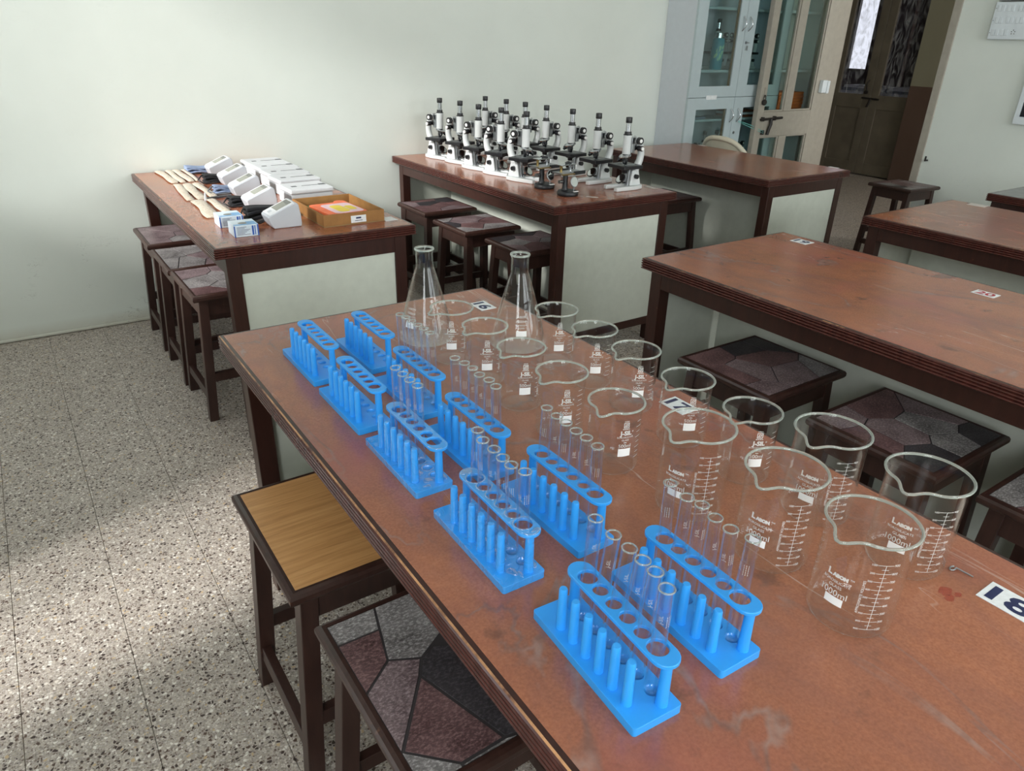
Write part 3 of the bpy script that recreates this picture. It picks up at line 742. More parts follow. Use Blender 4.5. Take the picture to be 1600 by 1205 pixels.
# water standing on the two wet racks: beads round the holes, runs along the edges, small puddles
def puddle(mb, cx, cy, rx, ry, z, seed, hgt=0.0016):
    rnd = random.Random(seed); n = 28; ph = [rnd.uniform(0, 6.28) for _ in range(4)]; vs = []; fs = []
    rad = [1 + 0.16 * math.sin(2 * a + ph[0]) + 0.12 * math.sin(3 * a + ph[1]) + 0.08 * math.sin(5 * a + ph[2]) for a in [2 * PI * k / n for k in range(n)]]
    for (q, zz) in ((1.0, 0.0), (0.985, 0.45), (0.94, 0.8), (0.86, 0.96), (0.7, 1.0)):
        for k in range(n):
            a = 2 * PI * k / n; vs.append((cx + rx * rad[k] * q * math.cos(a), cy + ry * rad[k] * q * math.sin(a), z + hgt * zz))
    for i in range(4):
        for k in range(n): fs.append((i * n + k, i * n + (k + 1) % n, (i + 1) * n + (k + 1) % n, (i + 1) * n + k))
    fs.append(tuple(4 * n + k for k in range(n))); mb.add(vs, fs)
def wobble_ring(mb, cx, cy, r, z, seed, a0=0.0, a1=2 * PI):
    rnd = random.Random(seed); p = rnd.uniform(0, 6.28); n = 30
    mb.tube([(cx + (r + 0.0007 * math.sin(3 * a + p)) * math.cos(a), cy + (r + 0.0007 * math.sin(4 * a + p)) * math.sin(a), z) for a in [a0 + (a1 - a0) * k / n for k in range(n + 1)]], 0.0011, 8)
for key, zb in (('r3', True), ('r5', False)):
    mb = MB(); zt_ = 0.0746; z0_ = 0.0116
    if zb:
        for i, y in enumerate(HOLE_Y): wobble_ring(mb, HX, y, (0.0122 if i in (0, 5) else 0.0098) + 0.0016, zt_, i, 0.4 * i, 0.4 * i + 4.6)
        so_ = stadium(HX, 0.003, 0.186, 0.0165); mb.tube([(HX + (x - HX) * 0.90, 0.0945 + (y - 0.0945) * 0.978, zt_) for x, y in so_[2:9]], 0.0011, 8); mb.tube([(HX + (x - HX) * 0.90, 0.0945 + (y - 0.0945) * 0.978, zt_) for x, y in so_[12:21]], 0.0011, 8)
        for i, (x, y, a_, b_) in enumerate(((0.046, 0.176, 0.010, 0.006), (0.055, 0.0105, 0.006, 0.004))): puddle(mb, x, y, a_, b_, zt_, 20 + i, 0.0012)
        for i, (x, y, a_, b_) in enumerate(((0.026, 0.020, 0.006, 0.009), (0.057, 0.018, 0.005, 0.008), (0.030, 0.060, 0.006, 0.012), (0.030, 0.105, 0.005, 0.014), (0.036, 0.150, 0.006, 0.012), (0.024, 0.172, 0.007, 0.007), (0.033, 0.010, 0.003, 0.006))): puddle(mb, x, y, a_, b_, z0_, 40 + i)
    else:
        for i, y in enumerate(HOLE_Y[:3]): wobble_ring(mb, HX, y, 0.0096, z0_, 60 + i, 0.5, 5.6)
        for i, (x, y, a_, b_) in enumerate(((0.032, 0.022, 0.007, 0.008), (0.059, 0.022, 0.004, 0.012), (0.030, 0.048, 0.005, 0.008), (0.024, 0.008, 0.006, 0.003))): puddle(mb, x, y, a_, b_, z0_, 80 + i)
        so_ = stadium(HX, 0.003, 0.186, 0.0165); mb.tube([(HX + (x - HX) * 0.93, 0.0945 + (y - 0.0945) * 0.985, zt_) for x, y in so_[0:6]], 0.0010, 8)
    wf = mb.build('water_film', K['water'], RK[key], smooth=80); wf['kind'] = 'stuff'

# ---- test tubes: 18 x 150 mm, round bottom, beaded mouth
TR, TL = 0.0084, 0.148
prof = []
for k in range(7):
    a = -PI / 2 + PI / 2 * k / 6; prof.append((max(1e-5, TR * math.cos(a)), TR + TR * math.sin(a)))
prof += [(TR, 0.05), (TR, 0.10), (TR, TL - 0.003), (TR + 0.0009, TL - 0.0012), (TR + 0.0006, TL), (TR - 0.0008, TL - 0.0002)]
ri = TR - 0.0011
prof += [(ri, TL - 0.003), (ri, 0.10), (ri, 0.05), (ri, TR)]
for k in range(1, 7):
    a = -PI / 2 * k / 6; prof.append((max(1e-5, ri * math.cos(a)), TR + ri * math.sin(a)))
tube_me = MB().lathe(prof, 24).mesh('test_tube', K['tube_glass'], 40)
rim_t = MB().tube([(TR * math.cos(2 * PI * k / 24), TR * math.sin(2 * PI * k / 24), TL - 0.0012) for k in range(24)], 0.0010, 6, closed=True).mesh('rim', K['rim_glass'], 60)
def on_cyl(vs, r, az, z, swap=False):
    """flat text -> wrapped round a cylinder of radius r, centred on azimuth az and height z, reading left to right from outside"""
    out = []
    for (x, y, _) in vs:
        if swap: x, y = -y, x
        a = az + x / r; out.append((r * math.cos(a), r * math.sin(a), z + y))
    return out
mk = MB()
vs, fs = text_polys('J-SIL', 0.0062); mk.add(on_cyl([(x, y + 0.004, 0) for x, y, _ in vs], TR + 0.00015, 0, 0.112, True), fs)
for k in range(3):
    for j in range(5):
        a = (0.0004 + 0.0026 * k) / TR; zz = 0.102 + 0.0030 * j
        mk.add([((TR + 0.00015) * math.cos(a + da), (TR + 0.00015) * math.sin(a + da), zz + dz) for da, dz in ((0, 0), (0.09, 0), (0.09, 0.0020), (0, 0.0020))], [(0, 1, 2, 3)])
mark_me = mk.mesh('printed_mark', K['print_fine'])
ORD = ['nearest the camera', 'second nearest', 'third nearest', 'third from far end', 'second from far end', 'at the far end']
TOPS = {
 'r1': [(-.001, -.001), (.007, -.001), (.007, -.006), (.007, -.009), (.006, -.007), (.007, .003)],
 'r2': [(.004, .002), (-.005, .002), (-.004, .001), (.002, .002), (-.003, -.003), (.002, .006)],
 'r3': [(-.001, 0), (-.008, -.003), (-.008, -.008), (-.006, -.009), (-.007, -.006), (.002, -.004)],
 'r4': [(-.008, -.005), (-.006, -.004), (-.006, -.007), (-.003, -.006), (-.002, -.008), (.001, -.005)],
 'r5': [None, None, (-.005, -.009), (-.006, -.009), (-.006, -.009), (-.006, -.006)],
 'r6': [(-.008, -.006), (-.004, -.006), (-.007, -.006), (-.003, -.004), (-.004, -.004), (-.008, -.003)],
 'r10': [(-.003, .008), (-.003, .007), (-.004, .004), (-.005, .003), (-.005, .001), (-.007, -.004)]}
rnd = random.Random(5)
for rk, tl in TOPS.items():
    x0, y0, rz = racks[rk][:3]
    for i, tp in enumerate(tl):
        if tp is None: continue
        lx, ly = HX, HOLE_Y[i]
        bx = x0 + lx * math.cos(rz) - ly * math.sin(rz); by = y0 + lx * math.sin(rz) + ly * math.cos(rz)
        d = Vector((tp[0], tp[1], 0.15)).normalized()
        o = link('test_tube', tube_me, None, (bx - tp[0] * 0.1, by - tp[1] * 0.1, H + 0.0080))
        o.rotation_euler = (Vector((0, 0, 1)).rotation_difference(d)).to_euler()
        tag(o, 'clear glass test tube in the %s blue rack, %s' % (racks[rk][4], ORD[i]), 'test tube', 'test tubes in the blue racks')
        link('rim', rim_t, o); mkk = link('printed_mark', mark_me, o); mkk.rotation_euler.z = math.radians(-130 + rnd.uniform(-45, 60))

# ================================================================== beakers
def beaker(R, h, spout, name):
    def warp(x, y, z, a, hh=h, RR=R):
        r = math.hypot(x, y)
        if r < RR * 0.7 or z < hh * 0.72: return x, y, z
        u = (z - hh * 0.72) / (hh * 0.28); u = u * u * u
        d = math.atan2(math.sin(a - spout), math.cos(a - spout))
        push = 0.0155 * math.exp(-(d / 0.20) ** 2) * u - 0.0022 * (math.exp(-((abs(d) - 0.48) / 0.2) ** 2)) * u
        k = (r + push) / r
        return x * k, y * k, z - 0.0025 * math.exp(-(d / 0.22) ** 2) * u
    t = 0.0013
    pr = [(1e-5, 0.0012), (R - 0.014, 0.0010), (R - 0.008, 0.0002), (R - 0.0045, 0.0012), (R - 0.0012, 0.0048), (R, 0.010), (R, h * 0.4), (R, h * 0.72), (R, h * 0.8), (R, h * 0.88), (R + 0.0005, h * 0.94), (R + 0.0022, h * 0.985), (R + 0.0028, h)]
    pi_ = [(R + 0.0014, h), (R + 0.0008, h * 0.985), (R - t, h * 0.94), (R - t, h * 0.88), (R - t, h * 0.8), (R - t, h * 0.72), (R - t, h * 0.4), (R - t, 0.010), (R - 0.005, 0.004)]
    glass = MB().lathe(pr + pi_, 64, warp=warp).mesh('glass_wall', K['lab_glass'], 50)
    pts = []
    for k in range(72):
        a = 2 * PI * k / 72; pts.append(warp((R + 0.0026) * math.cos(a), (R + 0.0026) * math.sin(a), h, a))
    rim = MB().tube(pts, 0.0020, 8, closed=True).mesh('rim', K['rim_glass'], 60)
    return glass, rim
def text_on(mb, txt, size, R, az, z, width=None, swap=False, bold=0.0):
    vs, fs = text_polys(txt, size, bold)
    x0 = min(v[0] for v in vs); x1 = max(v[0] for v in vs); y0 = min(v[1] for v in vs); y1 = max(v[1] for v in vs)
    s = width / (x1 - x0) if width else 1.0
    vs = [((v[0] - (x0 + x1) / 2) * s, (v[1] - (y0 + y1) / 2) * (s if width else 1.0), 0) for v in vs]
    mb.add(on_cyl(vs, R, math.radians(az), z, swap), fs)
def quad_on(mb, R, az, z, wd, ht, n=6):
    vs = []; a0 = math.radians(az)
    for k in range(n + 1):
        a = a0 + (-wd / 2 + wd * k / n) / R; vs += [(R * math.cos(a), R * math.sin(a), z - ht / 2), (R * math.cos(a), R * math.sin(a), z + ht / 2)]
    mb.add(vs, [(2 * k, 2 * k + 2, 2 * k + 3, 2 * k + 1) for k in range(n)])
# 500 ml: standards mark, maker's name, glass type, volume, write-on patch; ladder of marks on the right.  label azimuth = 0
R5, H5 = 0.0432, 0.119
g5, rim5 = beaker(R5, H5, math.radians(-50), 'b5')
p5 = MB(); rr = R5 + 0.0002
for (w_, h_, dx, dz) in ((0.0095, 0.0011, 0, 0.1003), (0.0095, 0.0011, 0, 0.0918), (0.0011, 0.0085, -0.0042, 0.096), (0.0011, 0.0085, 0.0042, 0.096), (0.005, 0.0011, 0.001, 0.0978), (0.0011, 0.0044, -0.0015, 0.0958), (0.005, 0.0011, -0.001, 0.0942), (0.0011, 0.0044, 0.0016, 0.0962)):
    quad_on(p5, rr, math.degrees(dx / rr), dz, w_, h_, 3)
for dz, w_ in ((0.1032, 0.0085), (0.0892, 0.0125)):
    for k in range(4): quad_on(p5, rr, math.degrees((-w_ / 2 + w_ * (k + 0.5) / 4) / rr), dz, w_ / 4 - 0.0007, 0.0013, 1)
text_on(p5, 'J-SIL', 0.010, rr, 0, 0.0808, 0.0205, bold=0.0004); text_on(p5, '®', 0.004, rr, 16.5, 0.0838)
text_on(p5, 'BOROSILICATE', 0.0045, rr, 0, 0.0742, 0.028); text_on(p5, 'GLASS', 0.0045, rr, 0, 0.0692, 0.0125); quad_on(p5, rr, 0, 0.0645, 0.005, 0.0012, 2)
text_on(p5, '500ml', 0.0095, rr, 0, 0.0585, 0.0215); q5 = MB(); quad_on(q5, rr, 0, 0.0463, 0.0215, 0.0145, 8); s5 = MB()
for k in range(8):
    z = 0.032 + k * 0.0094; quad_on(s5, rr, 36, z, 0.010 if k % 2 else 0.014, 0.0006)
pm5 = [p5.mesh('printed_text', K['print_faint']), q5.mesh('printed_patch', K['print_white']), s5.mesh('graduation', K['print_faint'])]
R1, H1 = 0.0505, 0.141
g1_, rim1 = beaker(R1, H1, math.radians(-2), 'b1')
p1 = MB(); rr = R1 + 0.0002
text_on(p1, 'L', 0.0115, rr, -11.5, 0.0836, 0.0058, bold=0.0006); text_on(p1, 'ABON', 0.0082, rr, 3.5, 0.0822, 0.0195, bold=0.0008); text_on(p1, 'TM', 0.0036, rr, 19, 0.0845)
text_on(p1, 'BOROSILICATE', 0.006, rr, 0, 0.0735, 0.034); text_on(p1, 'GLASS', 0.006, rr, 0, 0.0668, 0.016)
text_on(p1, '1000ml', 0.011, rr, 0, 0.0575, 0.0325)
q1 = MB(); s1 = MB(); quad_on(q1, rr, 2, 0.0465, 0.0225, 0.0112, 8)
G = 53
quad_on(s1, rr, G, 0.0675, 0.0005, 0.096, 1)
for k in range(9):
    z = 0.0195 + k * 0.012; quad_on(s1, rr, G, z, 0.0185, 0.0005)
    text_on(s1, str(100 + 100 * k), 0.005, rr, G + 15, z, 0.0068); text_on(s1, str(900 - 100 * k), 0.004, rr, G - 14.5, z, 0.0054)
    if k < 8: quad_on(s1, rr, G, z + 0.006, 0.008, 0.0005)
text_on(s1, 'APPROXIMATE VOLUMES', 0.0052, rr, 33, 0.0665, 0.048, True)
pm1 = [p1.mesh('printed_text', K['print_faint']), q1.mesh('printed_patch', K['print_white']), s1.mesh('graduation', K['print_faint'])]
def put_beaker(x, y, big, az, label):
    t = thing('beaker', label, 'beaker', (x, y, H + 0.0002), math.radians(az), group='1000 ml beakers on the front bench' if big else '500 ml beakers on the front bench')
    link('glass_wall', g1_ if big else g5, t); link('rim', rim1 if big else rim5, t); [link(m_.name.split('.')[0], m_, t) for m_ in (pm1 if big else pm5)]
    return t
LR = ['farthest from the camera', 'second farthest', 'middle one', 'second nearest', 'nearest the camera']
for i, (x, y, az) in enumerate([(.610, -2.730, -121), (.615, -2.857, -116), (.615, -2.986, -113), (.613, -3.114, -114), (.620, -3.250, -107)]):
    put_beaker(x, y, False, az, 'clear 500ml glass beaker, %s of the five in the left row' % LR[i])
for i, (x, y, az) in enumerate([(.800, -2.853, -116), (.797, -2.984, -121), (.795, -3.108, -119), (.784, -3.251, -121), (.786, -3.389, -121)]):
    put_beaker(x, y, False, az, 'clear 500ml glass beaker, %s of the five in the right row' % LR[i])
for (x, y, az, lb) in [(.641, -3.405, -168, 'tall clear 1000ml beaker behind the nearest right rack, farthest of the left three'), (.652, -3.549, -170, 'tall clear 1000ml beaker, middle of the left three'),
                       (.641, -3.679, -179, 'tall clear 1000ml beaker nearest the camera'), (.798, -3.520, -170, 'tall clear 1000ml beaker by the bench edge, farther of the right two'),
                       (.802, -3.660, -173, 'tall clear 1000ml beaker by the bench edge, nearer of the right two')]:
    put_beaker(x, y, True, az, lb)

# ================================================================== conical flasks (1000 ml)
FH = 0.218
fo = [(1e-5, 0), (0.052, 0), (0.060, 0.002), (0.0645, 0.007), (0.0655, 0.013), (0.063, 0.024), (0.050, 0.072), (0.036, 0.122), (0.0245, 0.163), (0.0205, 0.174), (0.0195, 0.182), (0.0195, 0.208), (0.0212, 0.2125), (0.0222, FH - 0.003), (0.0215, FH)]
fi = [(max(1e-5, r_ - 0.0014), z if 0 < i < 14 else z) for i, (r_, z) in enumerate(fo)][::-1]
fi = [(r_, max(z, 0.0025)) for r_, z in fi][:-4]
fl_me = MB().lathe(fo + fi, 56).mesh('glass_wall', K['flask_glass'], 50)
frim = MB().tube([(0.0205 * math.cos(2 * PI * k / 40), 0.0205 * math.sin(2 * PI * k / 40), FH - 0.003) for k in range(40)], 0.0024, 8, closed=True).mesh('rim', K['rim_glass'], 60)
def cone_r(z):
    for (ra, za), (rb, zb) in zip(fo[1:], fo[2:]):
        if za <= z <= zb: return ra + (rb - ra) * (z - za) / (zb - za) + 0.0003
    return 0.06
pf = MB(); qf = MB(); sf = MB()
def cone_text(txt, size, az, z, width, mb=None):
    vs, fs = text_polys(txt, size); x0 = min(v[0] for v in vs); x1 = max(v[0] for v in vs); s = width / (x1 - x0); out = []
    for v in vs:
        zz = z + v[1] * s; r_ = cone_r(zz); a = math.radians(az) + (v[0] - (x0 + x1) / 2) * s / r_; out.append((r_ * math.cos(a), r_ * math.sin(a), zz))
    (mb or pf).add(out, fs)
def cone_patch(az, z, wd, ht, n=6, mb=None):
    vs = []
    for k in range(n + 1):
        for zz in (z - ht / 2, z + ht / 2):
            r_ = cone_r(zz); a = math.radians(az) + (-wd / 2 + wd * k / n) / r_; vs.append((r_ * math.cos(a), r_ * math.sin(a), zz))
    (mb or qf).add(vs, [(2 * k, 2 * k + 2, 2 * k + 3, 2 * k + 1) for k in range(n)])
cone_text('LABON', 0.008, 0, 0.083, 0.022); cone_text('1000ml', 0.009, 0, 0.073, 0.022); cone_text('BOROSILICATE', 0.005, 0, 0.066, 0.027); cone_text('GLASS', 0.005, 0, 0.0595, 0.014)
cone_patch(0, 0.049, 0.024, 0.012)
for k in range(4): cone_patch(62, 0.05 + 0.018 * k, 0.010, 0.0008, 3, sf); cone_text(str(400 + 200 * k), 0.005, 80, 0.049 + 0.018 * k, 0.008, sf)
pfm = [pf.mesh('printed_text', K['print_faint']), qf.mesh('printed_patch', K['print_white']), sf.mesh('graduation', K['print_faint'])]
for (x, y, az, lb) in [(.617, -2.597, -160, 'tall conical glass flask at the far end, left of the two'), (.779, -2.740, -117, 'tall conical glass flask beside the number 16 plate, right of the two')]:
    t = thing('conical_flask', lb, 'flask', (x, y, H + 0.0002), math.radians(az), group='conical flasks on the front bench')
    link('glass_wall', fl_me, t); link('rim', frim, t); [link(m_.name.split('.')[0], m_, t) for m_ in pfm]

# small wire pin lying on the bench, and a red paint smudge beside the tall beakers
tag(MB().tube([(0.8410 + 0.006 * math.cos(a), -3.7105 + 0.003 * math.sin(a), H + 0.0022) for a in [0.4 + PI * 1.7 * k / 10 for k in range(11)]] + [(0.8475, -3.7347, H + 0.0016)], 0.0011, 6).build('wire_pin', K['steel'], smooth=60),
    'small bent wire pin on the front bench near the number 18 plate', 'pin')

sm = MB()
for i, (x, y, a_) in enumerate(((0.788, -3.728, 0.011), (0.779, -3.738, 0.008), (0.795, -3.741, 0.006))):
    n = 16; sm.add([(x - front_bench.location.x + a_ * (1 + 0.25 * math.sin(3 * k + i)) * math.cos(2 * PI * k / n), y - front_bench.location.y + 0.7 * a_ * (1 + 0.2 * math.sin(2.3 * k)) * math.sin(2 * PI * k / n), H + 0.0003 + 0.0001 * i) for k in range(n)], [tuple(range(n))])
sm.build('paint_smudge', K['red_smudge'], front_bench)['label'] = 'faint red paint smudge'

# ================================================================== microscopes (front towards -Y, heel towards +Y)
def arc(n, f): return [f(k / n) for k in range(n + 1)]
def microscope_proto():
    t = thing('microscope', 'm', 'microscope')
    W_, B_ = 'scope_white', 'black_plastic'
    # horseshoe foot
    pts = [(-0.050, -0.094), (-0.028, -0.097), (-0.020, -0.02), (-0.012, 0.0), (0.012, 0.0), (0.020, -0.02), (0.028, -0.097), (0.050, -0.094), (0.050, 0.02), (0.040, 0.062)] + [(0.04 * math.cos(a), 0.062 + 0.024 * math.sin(a)) for a in (0.6, 1.1, 1.57, 2.04, 2.54)] + [(-0.040, 0.062), (-0.050, 0.02)]
    MB().prism(pts, 0, 0.019).build('foot', K[W_], t, 0.004)
    MB().hexa([(-0.026, 0.004, 0.018), (0.026, 0.004, 0.018), (0.022, 0.074, 0.018), (-0.022, 0.074, 0.018)], [(-0.015, 0.024, 0.088), (0.015, 0.024, 0.088), (0.015, 0.062, 0.088), (-0.015, 0.062, 0.088)]).build('pillar', K[W_], t, 0.004)
    r_ = MB()
    for x in (-0.010, 0.010): r_.cyl((x, 0.0, 0.018), (x, 0.008, 0.094), 0.0045, seg=8)
    r_.build('rail', K['steel'], t, smooth=50)
    # curved arm, swept as a rounded bar
    path = [(0.046, 0.082), (0.062, 0.105), (0.074, 0.130), (0.078, 0.155), (0.074, 0.180), (0.062, 0.202), (0.044, 0.218), (0.026, 0.226)]
    wid = [0.019, 0.018, 0.0170, 0.0165, 0.0165, 0.017, 0.018, 0.018]
    MB().tube([(0, y, z) for y, z in path], wid, 12).build('arm', K[W_], t, smooth=60)
    MB().box(-0.012, 0.006, 0.166, 0.012, 0.028, 0.236).build('focus_block', K['steel'], t, 0.002)
    MB().box(-0.061, -0.070, 0.099, 0.061, 0.044, 0.115).build('stage', K[B_], t, 0.002)
    c_ = MB()
    for x in (-0.03, 0.026): c_.box(x, -0.045, 0.1155, x + 0.005, 0.02, 0.1175)
    c_.build('stage_clip', K['steel'], t)
    MB().lathe([(1e-4, 0.162), (0.0196, 0.162), (0.0196, 0.246), (1e-4, 0.246)], 24, (0, -0.014, 0)).build('body_tube', K[W_], t, smooth=40)
    MB().lathe([(1e-4, 0.2462), (0.0206, 0.2462), (0.0206, 0.249), (0.0165, 0.250), (0.0155, 0.262), (1e-4, 0.262)], 20, (0, -0.014, 0)).build('collar', K[B_], t, smooth=40)
    MB().lathe([(1e-4, 0.2621), (0.0116, 0.2621), (0.0116, 0.300), (1e-4, 0.300)], 20, (0, -0.014, 0)).build('draw_tube', K['chrome'], t, smooth=40)
    MB().lathe([(1e-4, 0.2995), (0.0142, 0.2995), (0.0149, 0.302), (0.0149, 0.322), (0.0138, 0.3245), (0.007, 0.3245), (0.005, 0.321), (1e-4, 0.321)], 20, (0, -0.014, 0)).build('eyepiece', K[B_], t, smooth=40)
    ax = Vector((0, -0.30, 1)).normalized(); c0 = Vector((0, -0.020, 0.152))
    n_ = MB(); n_.lathe([(1e-4, -0.006), (0.023, -0.006), (0.029, -0.001), (0.029, 0.004), (0.022, 0.008), (1e-4, 0.010)], 24, c0, axis=ax)
    n_.build('nosepiece', K['chrome'], t, smooth=40)
    for k, (dx, dy, L) in enumerate(((0.0, 0.10, 0.032), (0.55, -0.62, 0.028), (-0.55, -0.62, 0.024))):
        d = Vector((dx, dy - 0.0, -1.0)).normalized(); s = c0 + Vector((dx * 0.022, 0.006 if k == 0 else -0.012, -0.006))
        MB().cyl(s, s + d * L * 0.6, 0.0108, seg=14).cyl(s + d * L * 0.6, s + d * L, 0.0082, 0.0055, seg=14).build('objective', K['black_metal'], t, smooth=40)
    for s in (-1, 1):
        kb = MB().cyl((s * 0.012, 0.030, 0.222), (s * 0.030, 0.030, 0.222), 0.0055, seg=10).cyl((s * 0.030, 0.030, 0.222), (s * 0.046, 0.030, 0.222), 0.0165, seg=20)
        o = kb.build('coarse_knob', K[B_], t, smooth=40)
        MB().cyl((s * 0.0462, 0.030, 0.222), (s * 0.0478, 0.030, 0.222), 0.0085, seg=16).build('knob_cap', K['print_white'], o, smooth=40)
        o = MB().cyl((s * 0.010, 0.050, 0.186), (s * 0.036, 0.050, 0.186), 0.0125, seg=16).build('fine_knob', K[B_], t, smooth=40)
        MB().cyl((s * 0.0362, 0.050, 0.186), (s * 0.042, 0.050, 0.186), 0.0080, seg=12).build('knob_cap', K['print_white'], o, smooth=40)
        MB().cyl((s * 0.014, 0.040, 0.058), (s * 0.034, 0.040, 0.058), 0.0105, seg=14).build('stage_knob', K[B_], t, smooth=40)
    MB().lathe([(1e-4, 0.074), (0.012, 0.074), (0.014, 0.086), (0.024, 0.090), (0.024, 0.096), (1e-4, 0.0995)], 20, (0, -0.014, 0)).build('condenser', K[B_], t, smooth=40)
    mt = thing_part('mirror_fork', t)
    ma = Vector((0, -0.75, 0.66)); mc = Vector((0, -0.036, 0.050))
    o = MB().lathe([(1e-4, -0.005), (0.0245, -0.005), (0.026, 0.002), (0.0225, 0.003), (1e-4, 0.003)], 24, mc, axis=ma).tube([(0, -0.004, 0.03), (0, -0.018, 0.030), mc + Vector((0, 0.002, -0.006))], 0.004, 8).build('mirror_mount', K[B_], t, smooth=40)
    MB().lathe([(1e-4, 0.0034), (0.0218, 0.0034)], 24, mc, axis=ma).build('mirror', K['mirror'], o, smooth=40)
    return t
def thing_part(n, t): return None
proto = microscope_proto()
MS = []
NTH = ['nearest the back wall', 'second from the back wall', 'third from the back wall', 'fourth from the back wall', 'fifth from the back wall', 'second from the near end', 'nearest the near end']
for i, (x, y, rz) in enumerate([(1.982, -0.205, 0.30), (2.000, -0.400, 0.28), (1.985, -0.615, 0.30), (1.998, -0.810, 0.34), (2.005, -1.020, 0.36)]):
    MS.append((x, y, rz, 'white and black microscope in the left row facing us, %s' % (NTH[i] if i < 4 else 'nearest the two black stands')))
for i, (x, y, rz) in enumerate([(2.310, -0.165, -1.55), (2.315, -0.380, -1.52), (2.310, -0.575, -1.56), (2.310, -0.770, -1.5), (2.315, -0.985, -1.52), (2.300, -1.205, -1.54), (2.312, -1.405, -1.60)]):
    MS.append((x, y, rz, 'white and black microscope in the right row facing left, %s' % NTH[i]))
for i, (x, y, rz, lb) in enumerate(MS):
    px, py = x - 0.014 * -math.sin(rz) * -1, y
    loc = (x - math.sin(rz) * 0.014, y + math.cos(rz) * 0.014, H + 0.0003)
    if i == 0:
        proto.location = loc; proto.rotation_euler.z = rz; tag(proto, lb, 'microscope', 'microscopes on the bench by the back wall')
    else: dup(proto, loc, rz, lb, 'microscopes on the bench by the back wall')

# dissecting microscopes: round black foot, pillar, stage with side rails, lens plate, concave mirror
def dissecting(x, y, rz, label):
    t = thing('dissecting_microscope', label, 'microscope', (x, y, H + 0.0003), rz, group='simple dissecting microscopes')
    MB().lathe([(1e-4, 0), (0.047, 0), (0.049, 0.004), (0.049, 0.015), (0.044, 0.021), (0.02, 0.024), (1e-4, 0.024)], 32).build('foot', K['black_metal'], t, smooth=40)
    MB().lathe([(0.016, 0.0238), (0.0125, 0.034), (0.0115, 0.1)], 20, (-0.012, 0.008, 0)).build('pillar', K['black_metal'], t, smooth=50)
    st = MB(); st.box(-0.062, -0.03, 0.098, 0.068, 0.045, 0.104)
    o = st.build('stage', K['steel'], t, 0.001)
    MB().box(0.0, -0.036, 0.094, 0.07, -0.0305, 0.109).build('stage_rail', K['black_metal'], o)
    MB().hexa([(-0.075, -0.045, 0.0985), (-0.004, -0.045, 0.0985), (-0.004, -0.0305, 0.0985), (-0.075, -0.0305, 0.0985)], [(-0.075, -0.045, 0.103), (-0.004, -0.045, 0.103), (-0.004, -0.0305, 0.103), (-0.075, -0.0305, 0.103)]).build('stage_lip', K['brass'], o)
    MB().box(-0.064, 0.0455, 0.094, 0.07, 0.052, 0.109).build('stage_rail', K['black_metal'], o)
    for xx in (-0.03, 0.028):
        MB().lathe([(1e-4, 0.1042), (0.006, 0.1042), (0.006, 0.122), (0.0075, 0.124), (0.0075, 0.130), (1e-4, 0.130)], 12, (xx, 0.02, 0)).build('stage_post', K['brass' if xx < 0 else 'chrome'], t, smooth=40)
    MB().box(-0.045, 0.0, 0.1302, 0.05, 0.04, 0.1345).build('lens_plate', K['chrome'], t, 0.001)
    MB().lathe([(0.009, 0.1346), (0.015, 0.1346), (0.015, 0.141), (0.009, 0.141)], 18, (0.012, 0.018, 0)).build('lens_ring', K['black_metal'], t, smooth=40)
    ma = Vector((0.10, -1, 0.25)); mc = Vector((0.008, -0.030, 0.062))
    o = MB().lathe([(1e-4, -0.003), (0.0235, -0.003), (0.025, 0.002), (0.0215, 0.003), (1e-4, 0.003)], 24, mc, axis=ma).cyl((0.008, -0.028, 0.022), (0.008, -0.03, 0.04), 0.003, seg=8).build('mirror_mount', K['steel'], t, smooth=40)
    MB().lathe([(1e-4, 0.0032), (0.0212, 0.0032)], 24, mc, axis=ma).build('mirror', K['mirror'], o)
    MB().cyl((-0.03, 0.008, 0.062), (-0.05, 0.008, 0.062), 0.008, seg=12).build('thumbscrew', K['steel'], t, smooth=40)
    MB().box(-0.005, -0.0445, 0.0195, 0.026, -0.036, 0.0222).build('name_strip', K['print_white'], t)
dissecting(1.985, -1.212, 0.1, 'low dissecting microscope on a round black foot, farther of the two')
dissecting(1.980, -1.398, 0.1, 'low dissecting microscope on a round black foot, at the bench front edge')

# ================================================================== things on the bench with the monitors
def monitor(x, y, label, rz=0.0):
    t = thing('blood_pressure_monitor', label, 'monitor', (x, y, H + 0.0003), rz, group='white blood pressure monitors')
    D = 0.088
    pts = [(0.004, 0.0), (0.104, 0.0), (0.1065, 0.012), (0.1055, 0.04), (0.100, 0.078), (0.094, 0.0855), (0.086, 0.087), (-0.011, 0.0465), (-0.0145, 0.042), (-0.012, 0.034), (-0.004, 0.012)]
    MB().prism_y(pts, 0, D).build('housing', K['monitor_grey'], t, 0.004, seg=3)
    a = Vector((-0.0115, 0, 0.0465)); bvec = Vector((0.0865, 0, 0.0872)) - a; L = bvec.length; d = bvec.normalized(); n = Vector((-d.z, 0, d.x))
    def slab(u0, u1, v0, v1, h0, h1):
        c = []
        for hh in (h0, h1):
            for (u, v) in ((u0, v0), (u1, v0), (u1, v1), (u0, v1)):
                p = a + d * u + n * hh; c.append((p.x, v, p.z))
        return MB().hexa(c[:4], c[4:])
    f = slab(0.004, L - 0.003, 0.003, D - 0.003, -0.001, 0.002).build('face', K['monitor_white'], t, 0.0015)
    slab(0.036, L - 0.007, 0.014, D - 0.014, 0.0018, 0.0026).build('screen', K['lcd'], f, 0.001)
    slab(L - 0.024, L - 0.009, 0.018, D - 0.018, 0.0026, 0.0030).build('screen_band', K['lcd_dark'], f)
    slab(0.012, 0.026, 0.034, 0.054, 0.0018, 0.0032).build('button', K['monitor_grey'], f, 0.001)
    return t
